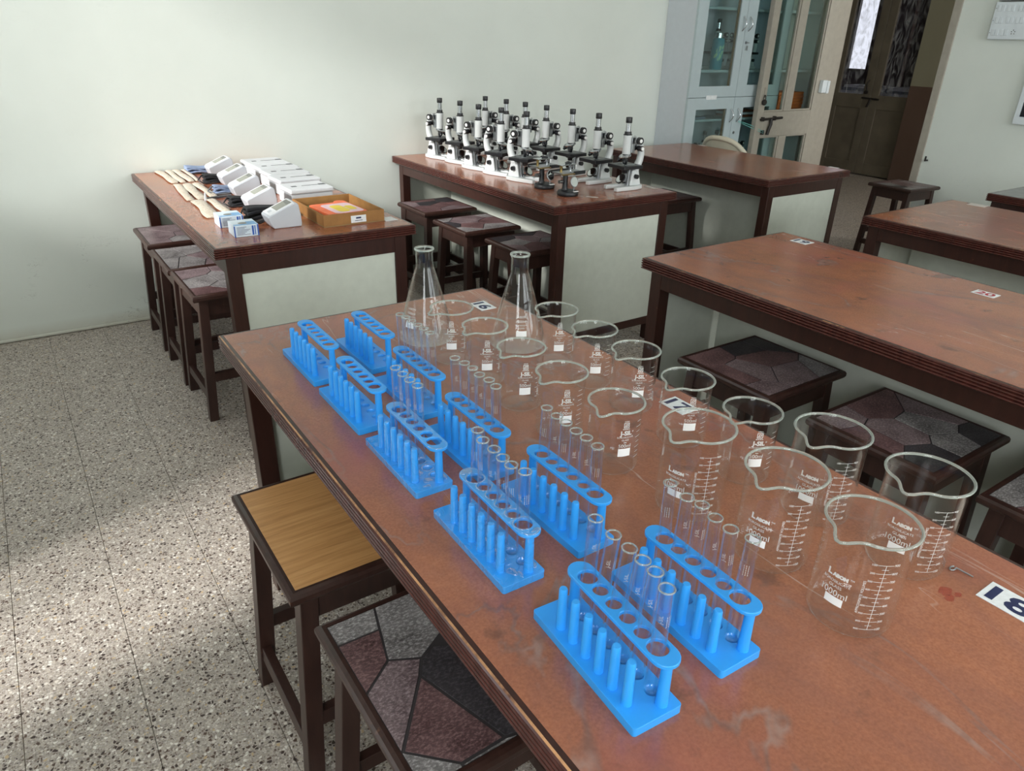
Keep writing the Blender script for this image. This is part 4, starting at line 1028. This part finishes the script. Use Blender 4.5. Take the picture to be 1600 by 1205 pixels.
ML = ['nearest the bench front', 'second from the bench front', 'middle one of five', 'second from the back wall', 'nearest the back wall']
for i, (x, y) in enumerate([(0.632, -1.408), (0.646, -1.092), (0.668, -0.812), (0.690, -0.545), (0.697, -0.286)]):
    monitor(x, y, 'white wedge-shaped blood pressure monitor with grey screen, %s' % ML[i])
def cuff(x, y, rz, L, D, hgt, label, mat='cloth_black', hose=True, seed=0):
    """folded arm cuff: wavy layered fabric with a rubber hose"""
    t = thing('arm_cuff', label, 'cuff', (x, y, H + 0.0005), rz, group='arm cuffs beside the monitors')
    rnd = random.Random(seed); layers = 3; mb = MB()
    for k in range(layers):
        n = 14; prof = []
        zz = hgt * k / layers
        for i in range(n + 1):
            u = i / n; prof.append((u * L, zz + 0.006 * math.sin(u * PI * 1.3 + k) * (1 if k else 0.2) + hgt * 0.18 * math.sin(PI * u)))
        th = hgt / layers * 0.8; ins = 0.004 * k; vs = []
        for (u, z) in prof:
            vs += [(u, ins, z), (u, D - ins, z), (u, D - ins, z + th), (u, ins, z + th)]
        fs = [(3, 2, 1, 0)]
        for i in range(n):
            for j in range(4): fs.append((i * 4 + j, i * 4 + (j + 1) % 4, i * 4 + 4 + (j + 1) % 4, i * 4 + 4 + j))
        fs.append(tuple(n * 4 + j for j in range(4)))
        mb.add(vs, fs)
    mb.build('fabric', K[mat], t, 0.003, smooth=60)
    if hose:
        MB().tube([(L * 0.2, D * 0.5, hgt * 0.9), (-0.01, D * 0.4, hgt * 0.95), (-0.028, D * 0.2, 0.018), (-0.01, -0.004, 0.006), (0.03, -0.012, 0.005), (0.07, -0.004, 0.006)], 0.0035, 8).build('hose', K['rubber_grey' if mat != 'cloth_black' else 'black_plastic'], t, smooth=60)
    return t
cuff(0.585, -1.270, 0.02, 0.145, 0.07, 0.048, 'black folded arm cuff behind the nearest monitor', seed=1)
cuff(0.600, -0.985, 0.0, 0.085, 0.07, 0.034, 'black folded arm cuff behind the second monitor from the front', seed=2)
cuff(0.605, -0.712, 0.0, 0.075, 0.06, 0.034, 'blue-grey arm cuff with grey hose behind the middle monitor', 'cloth_blue', True, 3)
cuff(0.628, -0.440, 0.0, 0.09, 0.07, 0.036, 'black folded arm cuff behind the second monitor from the wall', seed=4)
cuff(0.612, -0.16, 0.0, 0.10, 0.09, 0.03, 'crumpled pale blue arm cuff close to the back wall', 'cloth_blue', False, 5)
st = tag(MB().tube([(0.545, -0.792, H + 0.006), (0.60, -0.775, H + 0.006), (0.655, -0.765, H + 0.006)], 0.005, 8).build('air_hose', K['rubber_grey'], smooth=50), 'straight grey rubber hose lying left of the middle monitor', 'hose')
MB().cyl((0.545, -0.792, H + 0.0), (0.545, -0.792, H + 0.032), 0.007, 0.003, 12).build('plug', K['foam_white'], st, smooth=50)

def foam_box(x, y, label):
    t = thing('foam_box', label, 'box', (x, y, H + 0.0003), 0.03, group='white moulded boxes on the monitor bench')
    lx, ly, hh = 0.178, 0.150, 0.066
    MB().box(0, 0, 0, lx, ly, 0.046).build('lower_shell', K['foam_white'], t, 0.004)
    MB().box(-0.004, -0.004, 0.0465, lx + 0.004, ly + 0.004, hh).build('lid', K['foam_white'], t, 0.006)
    MB().box(0.026, 0.058, hh - 0.001, 0.048, 0.076, hh + 0.0006).build('slot', K['slot_grey'], t)
    MB().box(0.070, 0.064, hh - 0.001, 0.152, 0.071, hh + 0.0006).build('slot', K['slot_grey'], t)
    MB().hexa([(0.142, 0.060, hh - 0.001), (0.172, 0.056, hh - 0.001), (0.172, 0.084, hh - 0.001), (0.146, 0.082, hh - 0.001)], [(0.142, 0.060, hh + 0.0008), (0.172, 0.056, hh + 0.0008), (0.172, 0.084, hh + 0.0008), (0.146, 0.082, hh + 0.0008)]).build('slot', K['slot_grey'], t)
FL = ['nearest the cardboard tray', 'second from the cardboard tray', 'middle one of five', 'second from the back wall', 'nearest the back wall']
for i, (x, y) in enumerate([(0.815, -1.055), (0.842, -0.860), (0.854, -0.690), (0.860, -0.530), (0.858, -0.372)]):
    foam_box(x, y + (0.0 if i else -0.02), 'white moulded box with slotted lid in the row, %s' % FL[i])

# cardboard tray with printed label; a green book and an orange foam board in it
t = thing('cardboard_tray', 'open brown cardboard tray on the monitor bench', 'tray', (0.797, -1.470, H + 0.0003), 0.0)
TX, TY, TZ = 0.240, 0.335, 0.044
MB().box(0, 0, 0, TX, TY, 0.003).build('bottom', K['cardboard_in'], t)
for (a, b, c_, d_) in ((0, 0, TX, 0.006), (0, TY - 0.006, TX, TY), (0, 0.006, 0.006, TY - 0.006), (TX - 0.006, 0.006, TX, TY - 0.006)):
    MB().box(a, b, 0.0031, c_, d_, TZ).build('side', K['cardboard'], t, 0.0012)
lab = MB().box(0.105, -0.0012, 0.006, 0.165, -0.0002, 0.032).build('paper_label', K['sticker_white'], t)
ln = MB()
for k, (z, wd, hh) in enumerate(((0.020, 0.020, 0.006), (0.0125, 0.030, 0.002))):
    ln.box(0.135 - wd / 2, -0.0016, z, 0.135 + wd / 2, -0.0012, z + hh)
ln.build('printed_lines', K['ink_navy'], lab)
bk = thing('book', 'flat green book lying in the cardboard tray', 'book', (0.815, -1.430, H + 0.0036), 0.0)
MB().box(0, 0, 0, 0.20, 0.270, 0.014).build('cover', K['book_green'], bk, 0.001)
fo_ = thing('foam_board', 'orange foam board with pink and yellow print in the cardboard tray', 'toy', (0.832, -1.452, H + 0.0182), 0.06)
MB().prism(rrect(0, 0, 0.155, 0.205, 0.015) , 0, 0.020).build('board', K['foam_orange'], fo_, 0.001)
MB().prism(stadium(0.135, 0.185, 0.235, 0.024), 0.0, 0.019).build('tab', K['foam_orange'], fo_, 0.001)
MB().prism(rrect(0.032, 0.012, 0.148, 0.175, 0.02), 0.0202, 0.0212).build('printed_sheet', K['print_pink'], fo_)
MB().prism(rrect(0.055, 0.03, 0.10, 0.145, 0.018), 0.0213, 0.0218).prism(rrect(0.105, 0.05, 0.135, 0.12, 0.012), 0.0213, 0.0218).build('printed_patch', K['print_yellow'], fo_)

def small_box(x, y, rz, label, seed):
    t = thing('printed_carton', label, 'box', (x, y, H + 0.0003), rz, group='small blue and white cartons')
    lx, ly, hh = 0.083, 0.088, 0.040
    MB().box(0, 0, 0, lx, ly, hh).build('carton', K['box_blue_white'], t, 0.001)
    m = MB(); m.box(0.060, -0.0007, 0.004, 0.066, -0.0001, 0.036); m.box(0.069, -0.0007, 0.004, 0.072, -0.0001, 0.036)
    m.box(0.0, -0.0007, 0.0, 0.004, -0.0001, hh - 0.001); m.box(0.078, -0.0007, 0.001, 0.0825, -0.0001, hh - 0.001)
    m.build('printed_bands', K['ink_blue'], t)
    m = MB()
    for k in range(7): m.box(0.010, -0.0007, 0.007 + 0.0042 * k, 0.054 - 0.006 * ((k * 3) % 4), -0.0001, 0.0088 + 0.0042 * k)
    m.build('printed_lines', K['paper_grey'], t)
    MB().box(0.002, 0.002, hh + 0.0001, lx - 0.002, 0.016, hh + 0.0006).box(0.050, 0.02, hh + 0.0001, lx - 0.004, 0.05, hh + 0.0006).build('printed_patch', K['ink_lightblue'], t)
    MB().prism([(0.038 + 0.016 * math.cos(a * PI / 8), 0.032 + 0.014 * math.sin(a * PI / 8)) for a in range(16)], hh + 0.0001, hh + 0.0005).build('window_patch', K['lcd_dark'], t)
small_box(0.482, -1.462, -0.03, 'small blue and white carton nearest the bench corner', 1)
small_box(0.474, -1.305, -0.02, 'small blue and white carton behind the other carton', 2)
def lead(x, y, rz, label):
    n = 22; pts = []
    for k in range(n):
        u = k / (n - 1); a = u * 2 * PI * 1.3
        pts.append((x + 0.022 * math.cos(a + rz) + 0.05 * u - 0.02, y + 0.018 * math.sin(a + rz), H + 0.005 + 0.016 * abs(math.sin(a * 0.5 + 0.3))))
    tag(MB().tube(pts, 0.0035, 8).build('cable', K['black_plastic'], smooth=60), label, 'cable', 'black leads behind the cartons')
lead(0.535, -1.185, 0.4, 'black looped lead behind the rear carton')
lead(0.592, -1.335, 2.0, 'black looped lead between the two cartons')

def packet(x0, y0, x1, y1, wd, label, seed):
    """long clear-wrapped bundle lying flat, puckered ends"""
    rnd = random.Random(seed); n = 16; seg = 10; vs = []; fs = []
    dx, dy = x1 - x0, y1 - y0; L = math.hypot(dx, dy); ux, uy = dx / L, dy / L; nx_, ny_ = -uy, ux
    for i in range(n + 1):
        u = i / n; e = min(1, min(u, 1 - u) * 9 + 0.25); ww = wd / 2 * (0.72 + 0.28 * e) * (1 + 0.10 * math.sin(u * 9 + seed)); hh = 0.0042 * e + 0.0012
        off = 0.0025 * math.sin(u * 5 + seed * 1.7)
        for k in range(seg):
            a = 2 * PI * k / seg; c_, s_ = math.cos(a), math.sin(a); w_ = ww * c_ + off; rip = 1 + 0.18 * math.sin(k * 2.4 + i * 0.7 + seed)
            vs.append((x0 + ux * L * u + nx_ * w_, y0 + uy * L * u + ny_ * w_, H + 0.0008 + hh + hh * s_ * (rip if s_ > 0 else 1)))
    for i in range(n):
        for k in range(seg): fs.append((i * seg + k, i * seg + (k + 1) % seg, (i + 1) * seg + (k + 1) % seg, (i + 1) * seg + k))
    fs.append(tuple(range(seg - 1, -1, -1))); fs.append(tuple(n * seg + k for k in range(seg)))
    tag(MB().add(vs, fs).build('wrapped_bundle', K['wrap'], smooth=60), label, 'packet', 'cream wrapped bundles on the monitor bench')
PK = [(0.499, -0.014, 0.513, -0.365, .036, 'cream wrapped bundle in the far row, leftmost of four'), (0.545, -0.012, 0.545, -0.368, .03, 'cream wrapped bundle in the far row, second from the left'),
      (0.582, -0.012, 0.582, -0.36, .034, 'cream wrapped bundle in the far row, third from the left'), (0.616, -0.014, 0.612, -0.355, .018, 'narrow cream wrapped bundle in the far row, rightmost'),
      (0.506, -0.40, 0.488, -0.785, .034, 'cream wrapped bundle in the middle row, leftmost of three'), (0.548, -0.405, 0.532, -0.780, .04, 'cream wrapped bundle in the middle row, centre one'),
      (0.590, -0.41, 0.585, -0.755, .034, 'cream wrapped bundle in the middle row, rightmost of three'), (0.507, -0.795, 0.490, -1.135, .05, 'cream wrapped bundle in the near row, left one behind the cartons'),
      (0.557, -0.795, 0.560, -1.08, .036, 'cream wrapped bundle in the near row, right one behind the cartons')]
for i, p in enumerate(PK): packet(*p, seed=i)

# ================================================================== white cabinet with glazed doors against the back wall
CXa, CXb, CYf, CZt = 3.886, 4.860, -0.285, 2.12
cab = thing('cabinet', 'tall white cabinet with glazed doors in the back corner', 'cabinet', (CXa, CYf, 0))
def cb(x0, y0, z0, x1, y1, z1, name, mat='cabinet_white', par=None, bev=0.001):
    return MB().box(x0 - CXa, y0 - CYf, z0, x1 - CXa, y1 - CYf, z1).build(name, K[mat], par or cab, bev)
cb(CXa, CYf + 0.019, 0, CXa + 0.018, -0.001, CZt, 'side_panel', 'cabinet_side'); cb(CXb - 0.018, CYf + 0.019, 0, CXb, -0.001, CZt, 'side_panel', 'cabinet_side')
cb(CXa + 0.018, -0.012, 0.06, CXb - 0.018, -0.002, CZt - 0.018, 'back_panel', 'cabinet_side')
cb(CXa + 0.018, CYf + 0.019, CZt - 0.018, CXb - 0.018, -0.002, CZt, 'top_panel'); cb(CXa + 0.018, CYf + 0.019, 0.0, CXb - 0.018, -0.013, 0.06, 'plinth')
for z0, z1 in ((0.45, 0.464), (0.872, 0.886), (1.030, 1.044), (1.196, 1.213), (1.588, 1.604)):
    cb(CXa + 0.0185, CYf + 0.030, z0, CXb - 0.0185, -0.0125, z1, 'shelf')
XM = 4.372
def cab_door(x0, x1, gx0, gx1, z0, z1, gz0, gz1, hinge):
    yf, yb = CYf, CYf + 0.0185
    d = MB()
    for (a, b, c_, e) in ((x0, z0, gx0, z1), (gx1, z0, x1, z1), (gx0, z0, gx1, gz0), (gx0, gz1, gx1, z1)): d.box(a - CXa, yf - CYf, b, c_ - CXa, yb - CYf, e)
    o = d.build('door', K['cabinet_white'], cab, 0.0)
    cb(gx0 - 0.002, yf + 0.008, gz0 - 0.002, gx1 + 0.002, yf + 0.011, gz1 + 0.002, 'door_glass', 'cabinet_glass', o, 0)
    if hinge == 'l': cb(gx1 - 0.012, yf + 0.0112, gz0, gx1, yb + 0.004, gz1, 'edge_band', 'edge_band', o, 0)
    return o
def bow(xc, zc, L, o):
    pts = [(xc - CXa + 0.012 * math.sin(PI * k / 8) * 0.4, -0.001 - 0.026 * math.sin(PI * k / 8), zc - L / 2 + L * k / 8) for k in range(9)]
    MB().tube(pts, 0.0042, 8).build('handle', K['chrome'], o, smooth=60)
def lock(xc, zc, o, key):
    mb = MB().lathe([(1e-4, 0), (0.009, 0), (0.009, 0.006), (1e-4, 0.006)], 14, (xc - CXa, 0, zc), axis=(0, -1, 0))
    if key: mb.box(xc - CXa - 0.012, -0.02, zc - 0.003, xc - CXa + 0.014, -0.006, zc + 0.003).box(xc - CXa + 0.003, -0.014, zc - 0.05, xc - CXa + 0.013, -0.011, zc - 0.02)
    mb.build('lock', K['steel'], o)
dA = cab_door(CXa + 0.0005, XM - 0.0015, 3.979, 4.300, 1.038, CZt - 0.002, 1.109, 2.04, 'l'); bow(4.340, 1.508, 0.09, dA)
dB = cab_door(XM + 0.0015, CXb - 0.0005, 4.478, 4.778, 1.038, CZt - 0.002, 1.114, 2.04, 'r'); bow(4.405, 1.508, 0.09, dB); lock(4.398, 1.39, dB, True)
dC = cab_door(CXa + 0.0005, XM - 0.0015, 3.979, 4.300, 0.02, 1.034, 0.12, 0.957, 'l'); bow(4.345, 0.91, 0.09, dC)
dD = cab_door(XM + 0.0015, CXb - 0.0005, 4.478, 4.778, 0.02, 1.034, 0.12, 0.962, 'r'); bow(4.420, 0.91, 0.09, dD); lock(4.408, 0.79, dD, False)
cb(4.065, CYf - 0.004, 1.022, 4.170, CYf - 0.0002, 1.050, 'tape_patch', 'sticker_white', dA, 0)

# things kept in the cabinet
bt = thing('bottle', 'teal water bottle with silver cap behind the upper left cabinet door', 'bottle', (4.212, -0.200, 1.2133))
MB().lathe([(1e-4, 0), (0.040, 0), (0.043, 0.006), (0.043, 0.190), (0.038, 0.200), (0.030, 0.202), (1e-4, 0.202)], 24).build('body', K['bottle_teal'], bt, smooth=40)
MB().lathe([(1e-4, 0.2022), (0.027, 0.2022), (0.027, 0.232), (0.024, 0.235), (1e-4, 0.235)], 20).build('cap', K['chrome'], bt, smooth=40)
lf = MB()
for (az, z, s_) in ((-125, 0.13, 0.030), (-95, 0.105, 0.026), (-150, 0.09, 0.022), (-112, 0.075, 0.024), (-80, 0.145, 0.02)):
    vs = []
    for k in range(10):
        a = 2 * PI * k / 10; u, v = s_ * 0.5 * math.cos(a), s_ * math.sin(a) * 0.75
        vs.append((0.0436 * math.cos(math.radians(az) + (u + v * 0.5) / 0.0436), 0.0436 * math.sin(math.radians(az) + (u + v * 0.5) / 0.0436), z + v))
    lf.add(vs, [tuple(range(10))])
lf.build('leaf_print', K['leaf_green'], bt)
for (x, y, z, rz, lb) in [(4.318, -0.105, 1.2133, -1.5, 'white microscope just right of the teal bottle in the upper cabinet'), (4.065, -0.120, 1.2133, -1.5, 'white microscope at the left end of the upper cabinet shelf'),
                          (4.478, -0.150, 1.2133, 0.0, 'white microscope behind the middle stile of the upper cabinet'), (4.640, -0.120, 1.2133, -1.45, 'white microscope behind the upper right cabinet door'),
                          (4.262, -0.130, 0.4643, 0.0, 'microscope behind the lower left cabinet door, left of two'),
                          (4.392, -0.130, 0.4643, 0.0, 'microscope behind the lower left cabinet door, right of two'), (4.65, -0.130, 0.4643, -1.4, 'microscope behind the lower right cabinet door')]:
    dup(proto, (x, y, z + 0.0003), rz, lb, 'microscopes kept in the white cabinet')
for i, (x, wd) in enumerate(((4.05, 0.22),)):
    tag(MB().box(x - wd / 2, -0.22, 0.8863, x + wd / 2, -0.05, 0.90).build('folder', K['paper_grey'], None, 0.002), 'grey folder lying on the lower left cabinet shelf', 'folder')
z = 0.8863
for k in range(3):
    hh = 0.016
    tag(MB().box(4.46, -0.235 + 0.01 * k, z, 4.70, -0.05, z + hh).build('ledger', K['brown_book' if k != 1 else 'paper'], None, 0.002), ['brown ledger at the bottom of the pile', 'pale ledger in the middle of the pile', 'brown ledger on top of the pile'][k] + ' in the lower right cabinet', 'book', 'ledgers in the lower right cabinet')
    z += hh + 0.0004

# open shelves in the corner between the cabinet and the right wall, with a pile of orange boxes
shl = thing('corner_shelves', 'open pale shelves in the corner seen through the open door', 'shelf', (4.865, -0.21, 0))
for z in (0.80, 1.203, 1.605, 2.0):
    MB().box(0.001, 0, z - 0.010, 0.445, 0.209, z + 0.008).build('shelf', K['cabinet_white'], shl, 0.001)
MB().box(0.4452, 0, 0, 0.459, 0.209, 2.1).build('side_panel', K['cabinet_white'], shl, 0.001); MB().box(0.0005, 0.0, 0.0, 0.0145, 0.009, 0.79).build('support', K['cabinet_white'], shl)
z = 0.8083; rnd = random.Random(4)
for k in range(10):
    hh = 0.0235
    o = MB().prism(rrect(-0.155, -0.085, 0.155, 0.085, 0.004), 0, hh).build('orange_file_box', K['orange_box'], None, 0.004, loc=(5.150 + rnd.uniform(-.006, .006), -0.108, z + 0.0003))
    z += hh + 0.0006
    tag(o, 'flat orange box in the pile on the corner shelf, %s' % ('lowest' if k == 0 else 'topmost' if k == 9 else '%s from the bottom' % ['', 'second', 'third', 'fourth', 'fifth', 'sixth', 'seventh', 'eighth', 'ninth'][k]), 'box', 'orange boxes piled on the corner shelf')

# ================================================================== open glazed door leaf of the classroom
DX0, DX1, DYf, DYb = 4.552, 5.298, -0.362, -0.322
dl = struct(bpy.data.objects.new('door_3', None)); C.objects.link(dl); dl.location = (DX1, DYf, 0)
def db(x0, y0, z0, x1, y1, z1, name, mat='door_cream', par=None, bev=0.002): return MB().box(x0 - DX1, y0 - DYf, z0, x1 - DX1, y1 - DYf, z1).build(name, K[mat], par or dl, bev)
PXs = [(4.622, 4.850), (4.938, 5.190)]
db(DX0, DYf, 0.01, PXs[0][0], DYb, 2.08, 'stile'); db(PXs[1][1], DYf, 0.01, DX1, DYb, 2.08, 'stile')
db(PXs[0][1], DYf, 0.201, PXs[1][0], DYb, 0.754, 'muntin'); db(PXs[0][1], DYf, 0.931, PXs[1][0], DYb, 1.979, 'muntin')
for z0, z1 in ((0.01, 0.20), (0.755, 0.93), (1.98, 2.08)): db(PXs[0][0], DYf, z0, PXs[1][1], DYb, z1, 'rail')
for (x0, x1) in PXs:
    for (z0, z1) in ((0.2, 0.755), (0.93, 1.98)):
        b_ = MB()
        for (a, b, c_, e) in ((x0, z0, x0 + 0.012, z1), (x1 - 0.012, z0, x1, z1), (x0 + 0.012, z0, x1 - 0.012, z0 + 0.012), (x0 + 0.012, z1 - 0.012, x1 - 0.012, z1)):
            b_.box(a - DX1, 0.008, b, c_ - DX1, 0.03, e)
        o = b_.build('bead', K['door_cream'], dl, 0.004)
        MB().box(x0 + 0.004 - DX1, 0.016, z0 + 0.004, x1 - 0.004 - DX1, 0.020, z1 - 0.004).build('pane', K['pane_glass'], o)
bm_ = MB(); bm_.cyl((4.587 - DX1, -0.012, 0.880), (4.833 - DX1, -0.012, 0.886), 0.009, seg=10).box(4.600 - DX1, -0.016, 0.868, 4.625 - DX1, 0, 0.897).box(4.735 - DX1, -0.016, 0.870, 4.760 - DX1, 0, 0.900)
bm_.tube([(4.704 - DX1, -0.014, 0.882), (4.700 - DX1, -0.02, 0.845), (4.690 - DX1, -0.018, 0.812), (4.684 - DX1, -0.014, 0.770)], 0.012, 8)
bm_.build('bolt', K['iron'], dl, smooth=50)
MB().box(4.618 - DX1, -0.014, 0.772, 4.648 - DX1, 0, 0.804).build('staple', K['iron'], dl, 0.002)
pl = MB(); pl.lathe([(1e-4, -0.009), (0.018, -0.009), (0.021, -0.004), (0.021, 0.004), (0.018, 0.009), (1e-4, 0.009)], 16, (4.592 - DX1, -0.014, 1.000), axis=(0, 1, 0))
pl.tube([(4.592 - DX1 + 0.013 * math.cos(a), -0.012, 1.018 + 0.03 * math.sin(a)) for a in [PI * k / 8 for k in range(9)]], 0.003, 6)
pl.build('padlock', K['iron'], dl, smooth=50); MB().box(4.590 - DX1, -0.006, 1.035, 4.616 - DX1, 0, 1.10).build('hasp', K['door_cream'], dl, 0.002)
sb = MB(); sb.box(5.236 - DX1, -0.03, 1.055, 5.292 - DX1, -0.0005, 1.145); o = sb.build('door_contact', K['switch_white'], dl, 0.003)
MB().box(5.300 - DX1, -0.030, 1.050, 5.330 - DX1, -0.0005, 1.140).build('magnet', K['switch_white'], o, 0.003)
# teal string from the cabinet handle to the door staple
a = Vector((4.424, CYf - 0.018, 0.868)); b2 = Vector((4.633, DYf - 0.016, 0.788))
tag(MB().tube([a + Vector((0, 0, 0.004)), (a + b2) / 2 + Vector((0, 0, 0.012)), b2 + Vector((0, 0, 0.008))], 0.0018, 6).tube([a - Vector((0, 0, 0.002)), (a + b2) / 2 + Vector((0, 0, -0.004)), b2 + Vector((0, 0, -0.004))], 0.0018, 6).build('string', K['string_teal']),
    'teal string tying the open door to the cabinet handle', 'string')

# ================================================================== cream plastic chair between bench and cabinet (its back against the bench)
ch = thing('plastic_chair', 'cream plastic chair whose slatted back shows behind the empty bench', 'chair', (4.108, -0.545, 0), PI)
def back_pt(v, z):   # v: -1..1 across (y), z height; curved back shell at +x
    return Vector((0.045 - 0.05 * v * v + 0.10 * (z - 0.43) / 0.35, 0.20 * v, z))
top = lambda v: 0.80 - 0.085 * v * v * v * v - 0.03 * v * v
mb = MB()
rim_pts = [back_pt(-0.98, 0.44)] + [back_pt(v, top(v)) for v in [-1 + k * 0.1 for k in range(21)]] + [back_pt(0.98, 0.44)]
mb.tube(rim_pts, 0.017, 10); mb.build('back_frame', K['chair_cream'], ch, smooth=60)
mb = MB(); vs = []; fs = []
for k in range(21):
    v = -0.95 + 1.9 * k / 20
    for z in (top(v) - 0.07, top(v) - 0.012):
        p = back_pt(v, z); vs += [p + Vector((-0.006, 0, 0)), p + Vector((0.006, 0, 0))]
for k in range(20):
    i = 4 * k; j = i + 4; fs += [(i, j, j + 2, i + 2), (i + 1, i + 3, j + 3, j + 1), (i + 2, j + 2, j + 3, i + 3), (i, i + 1, j + 1, j)]
mb.add(vs, fs); mb.build('top_rail', K['chair_cream'], ch, smooth=60)
for k in range(9):
    v = -0.72 + 0.18 * k
    MB().tube([back_pt(v, 0.44), back_pt(v, 0.58), back_pt(v, top(v) - 0.065)], 0.010, 6, rz=0.004).build('slat', K['chair_cream'], ch, smooth=60)
MB().prism(rrect(-0.36, -0.21, 0.05, 0.21, 0.05), 0.415, 0.44).build('seat', K['chair_cream'], ch, 0.006)
for (x, y) in ((-0.33, -0.19), (-0.33, 0.19), (0.05, -0.18), (0.05, 0.18)):
    MB().cyl((x + (-0.02 if x < 0 else 0.05), y * 1.08, 0), (x, y, 0.4149), 0.017, 0.024, 10).build('leg', K['chair_cream'], ch, smooth=50)
for s in (-1, 1):
    MB().tube([(0.06, s * 0.215, 0.60), (-0.10, s * 0.235, 0.625), (-0.25, s * 0.235, 0.62), (-0.31, s * 0.225, 0.58), (-0.33, s * 0.215, 0.43)], 0.016, 8).build('arm', K['chair_cream'], ch, smooth=60)

# ================================================================== on the right wall
sw = thing('switchboard', 'white switch panel with rows of rocker switches on the right wall', 'switchboard', (RX, -1.44, 1.45))
MB().box(-0.05, -0.36, 0, -0.0005, 0.0, 0.214).build('cover', K['switch_white'], sw, 0.004)
def rocker(y, z): MB().box(-0.0545, y - 0.019, z, -0.0502, y, z + 0.036).build('rocker', K['switch_white'], sw, 0.002)
for (z, ys_) in ((0.022, (-0.020, -0.043, -0.075, -0.098)), (0.092, (-0.024, -0.047, -0.088, -0.111, -0.146, -0.169)), (0.160, (-0.020, -0.043, -0.077, -0.100, -0.145, -0.168))):
    for y in ys_: rocker(y, z)
dots = MB()
for (dy, dz) in ((0, 0.012), (-0.010, 0.003), (0.010, 0.003), (-0.008, -0.009), (0.008, -0.009)):
    dots.cyl((-0.0515, -0.148 + dy, 0.042 + dz), (-0.0498, -0.148 + dy, 0.042 + dz), 0.0028, seg=8)
for z in (0.038, 0.108, 0.178): dots.cyl((-0.0515, -0.009, z), (-0.0498, -0.009, z), 0.0022, seg=8)
dots.build('socket_holes', K['black_plastic'], sw)
up = thing('fan_regulator_board', 'white board above the switch panel on the right wall, mostly out of frame', 'switchboard', (RX, -1.45, 1.672))
MB().box(-0.05, -0.35, 0.0, -0.0005, 0.0, 0.20).build('cover', K['switch_white'], up, 0.004)
MB().box(-0.052, -0.30, -0.004, -0.003, -0.004, -0.0005).build('bottom_edge', K['desk_grey'], up)
fp = thing('wall_screen', 'white framed dark screen on the right wall, at the right edge of the picture', 'screen', (RX, -1.737, 0.96))
f_ = MB()
for (a, b, c_, e) in ((-0.62, 0, 0, 0.045), (-0.62, 0.355, 0, 0.40), (-0.028, 0.045, 0, 0.355), (-0.62, 0.045, -0.592, 0.355)): f_.box(-0.035, a, b, -0.0005, c_, e)
f_.build('frame', K['switch_white'], fp, 0.0); MB().box(-0.028, -0.591, 0.0455, -0.001, -0.0285, 0.3545).build('display', K['screen_dark'], fp)
"""tiny iron hook by the doorway"""
hk = MB().cyl((RX - 0.03, -1.245, 0.66), (RX - 0.0003, -1.245, 0.66), 0.006, seg=8).cyl((RX - 0.03, -1.245, 0.655), (RX - 0.03, -1.245, 0.69), 0.006, seg=8)
tag(hk.build('wall_hook', K['iron']), 'small dark hook on the right wall beside the doorway', 'hook')
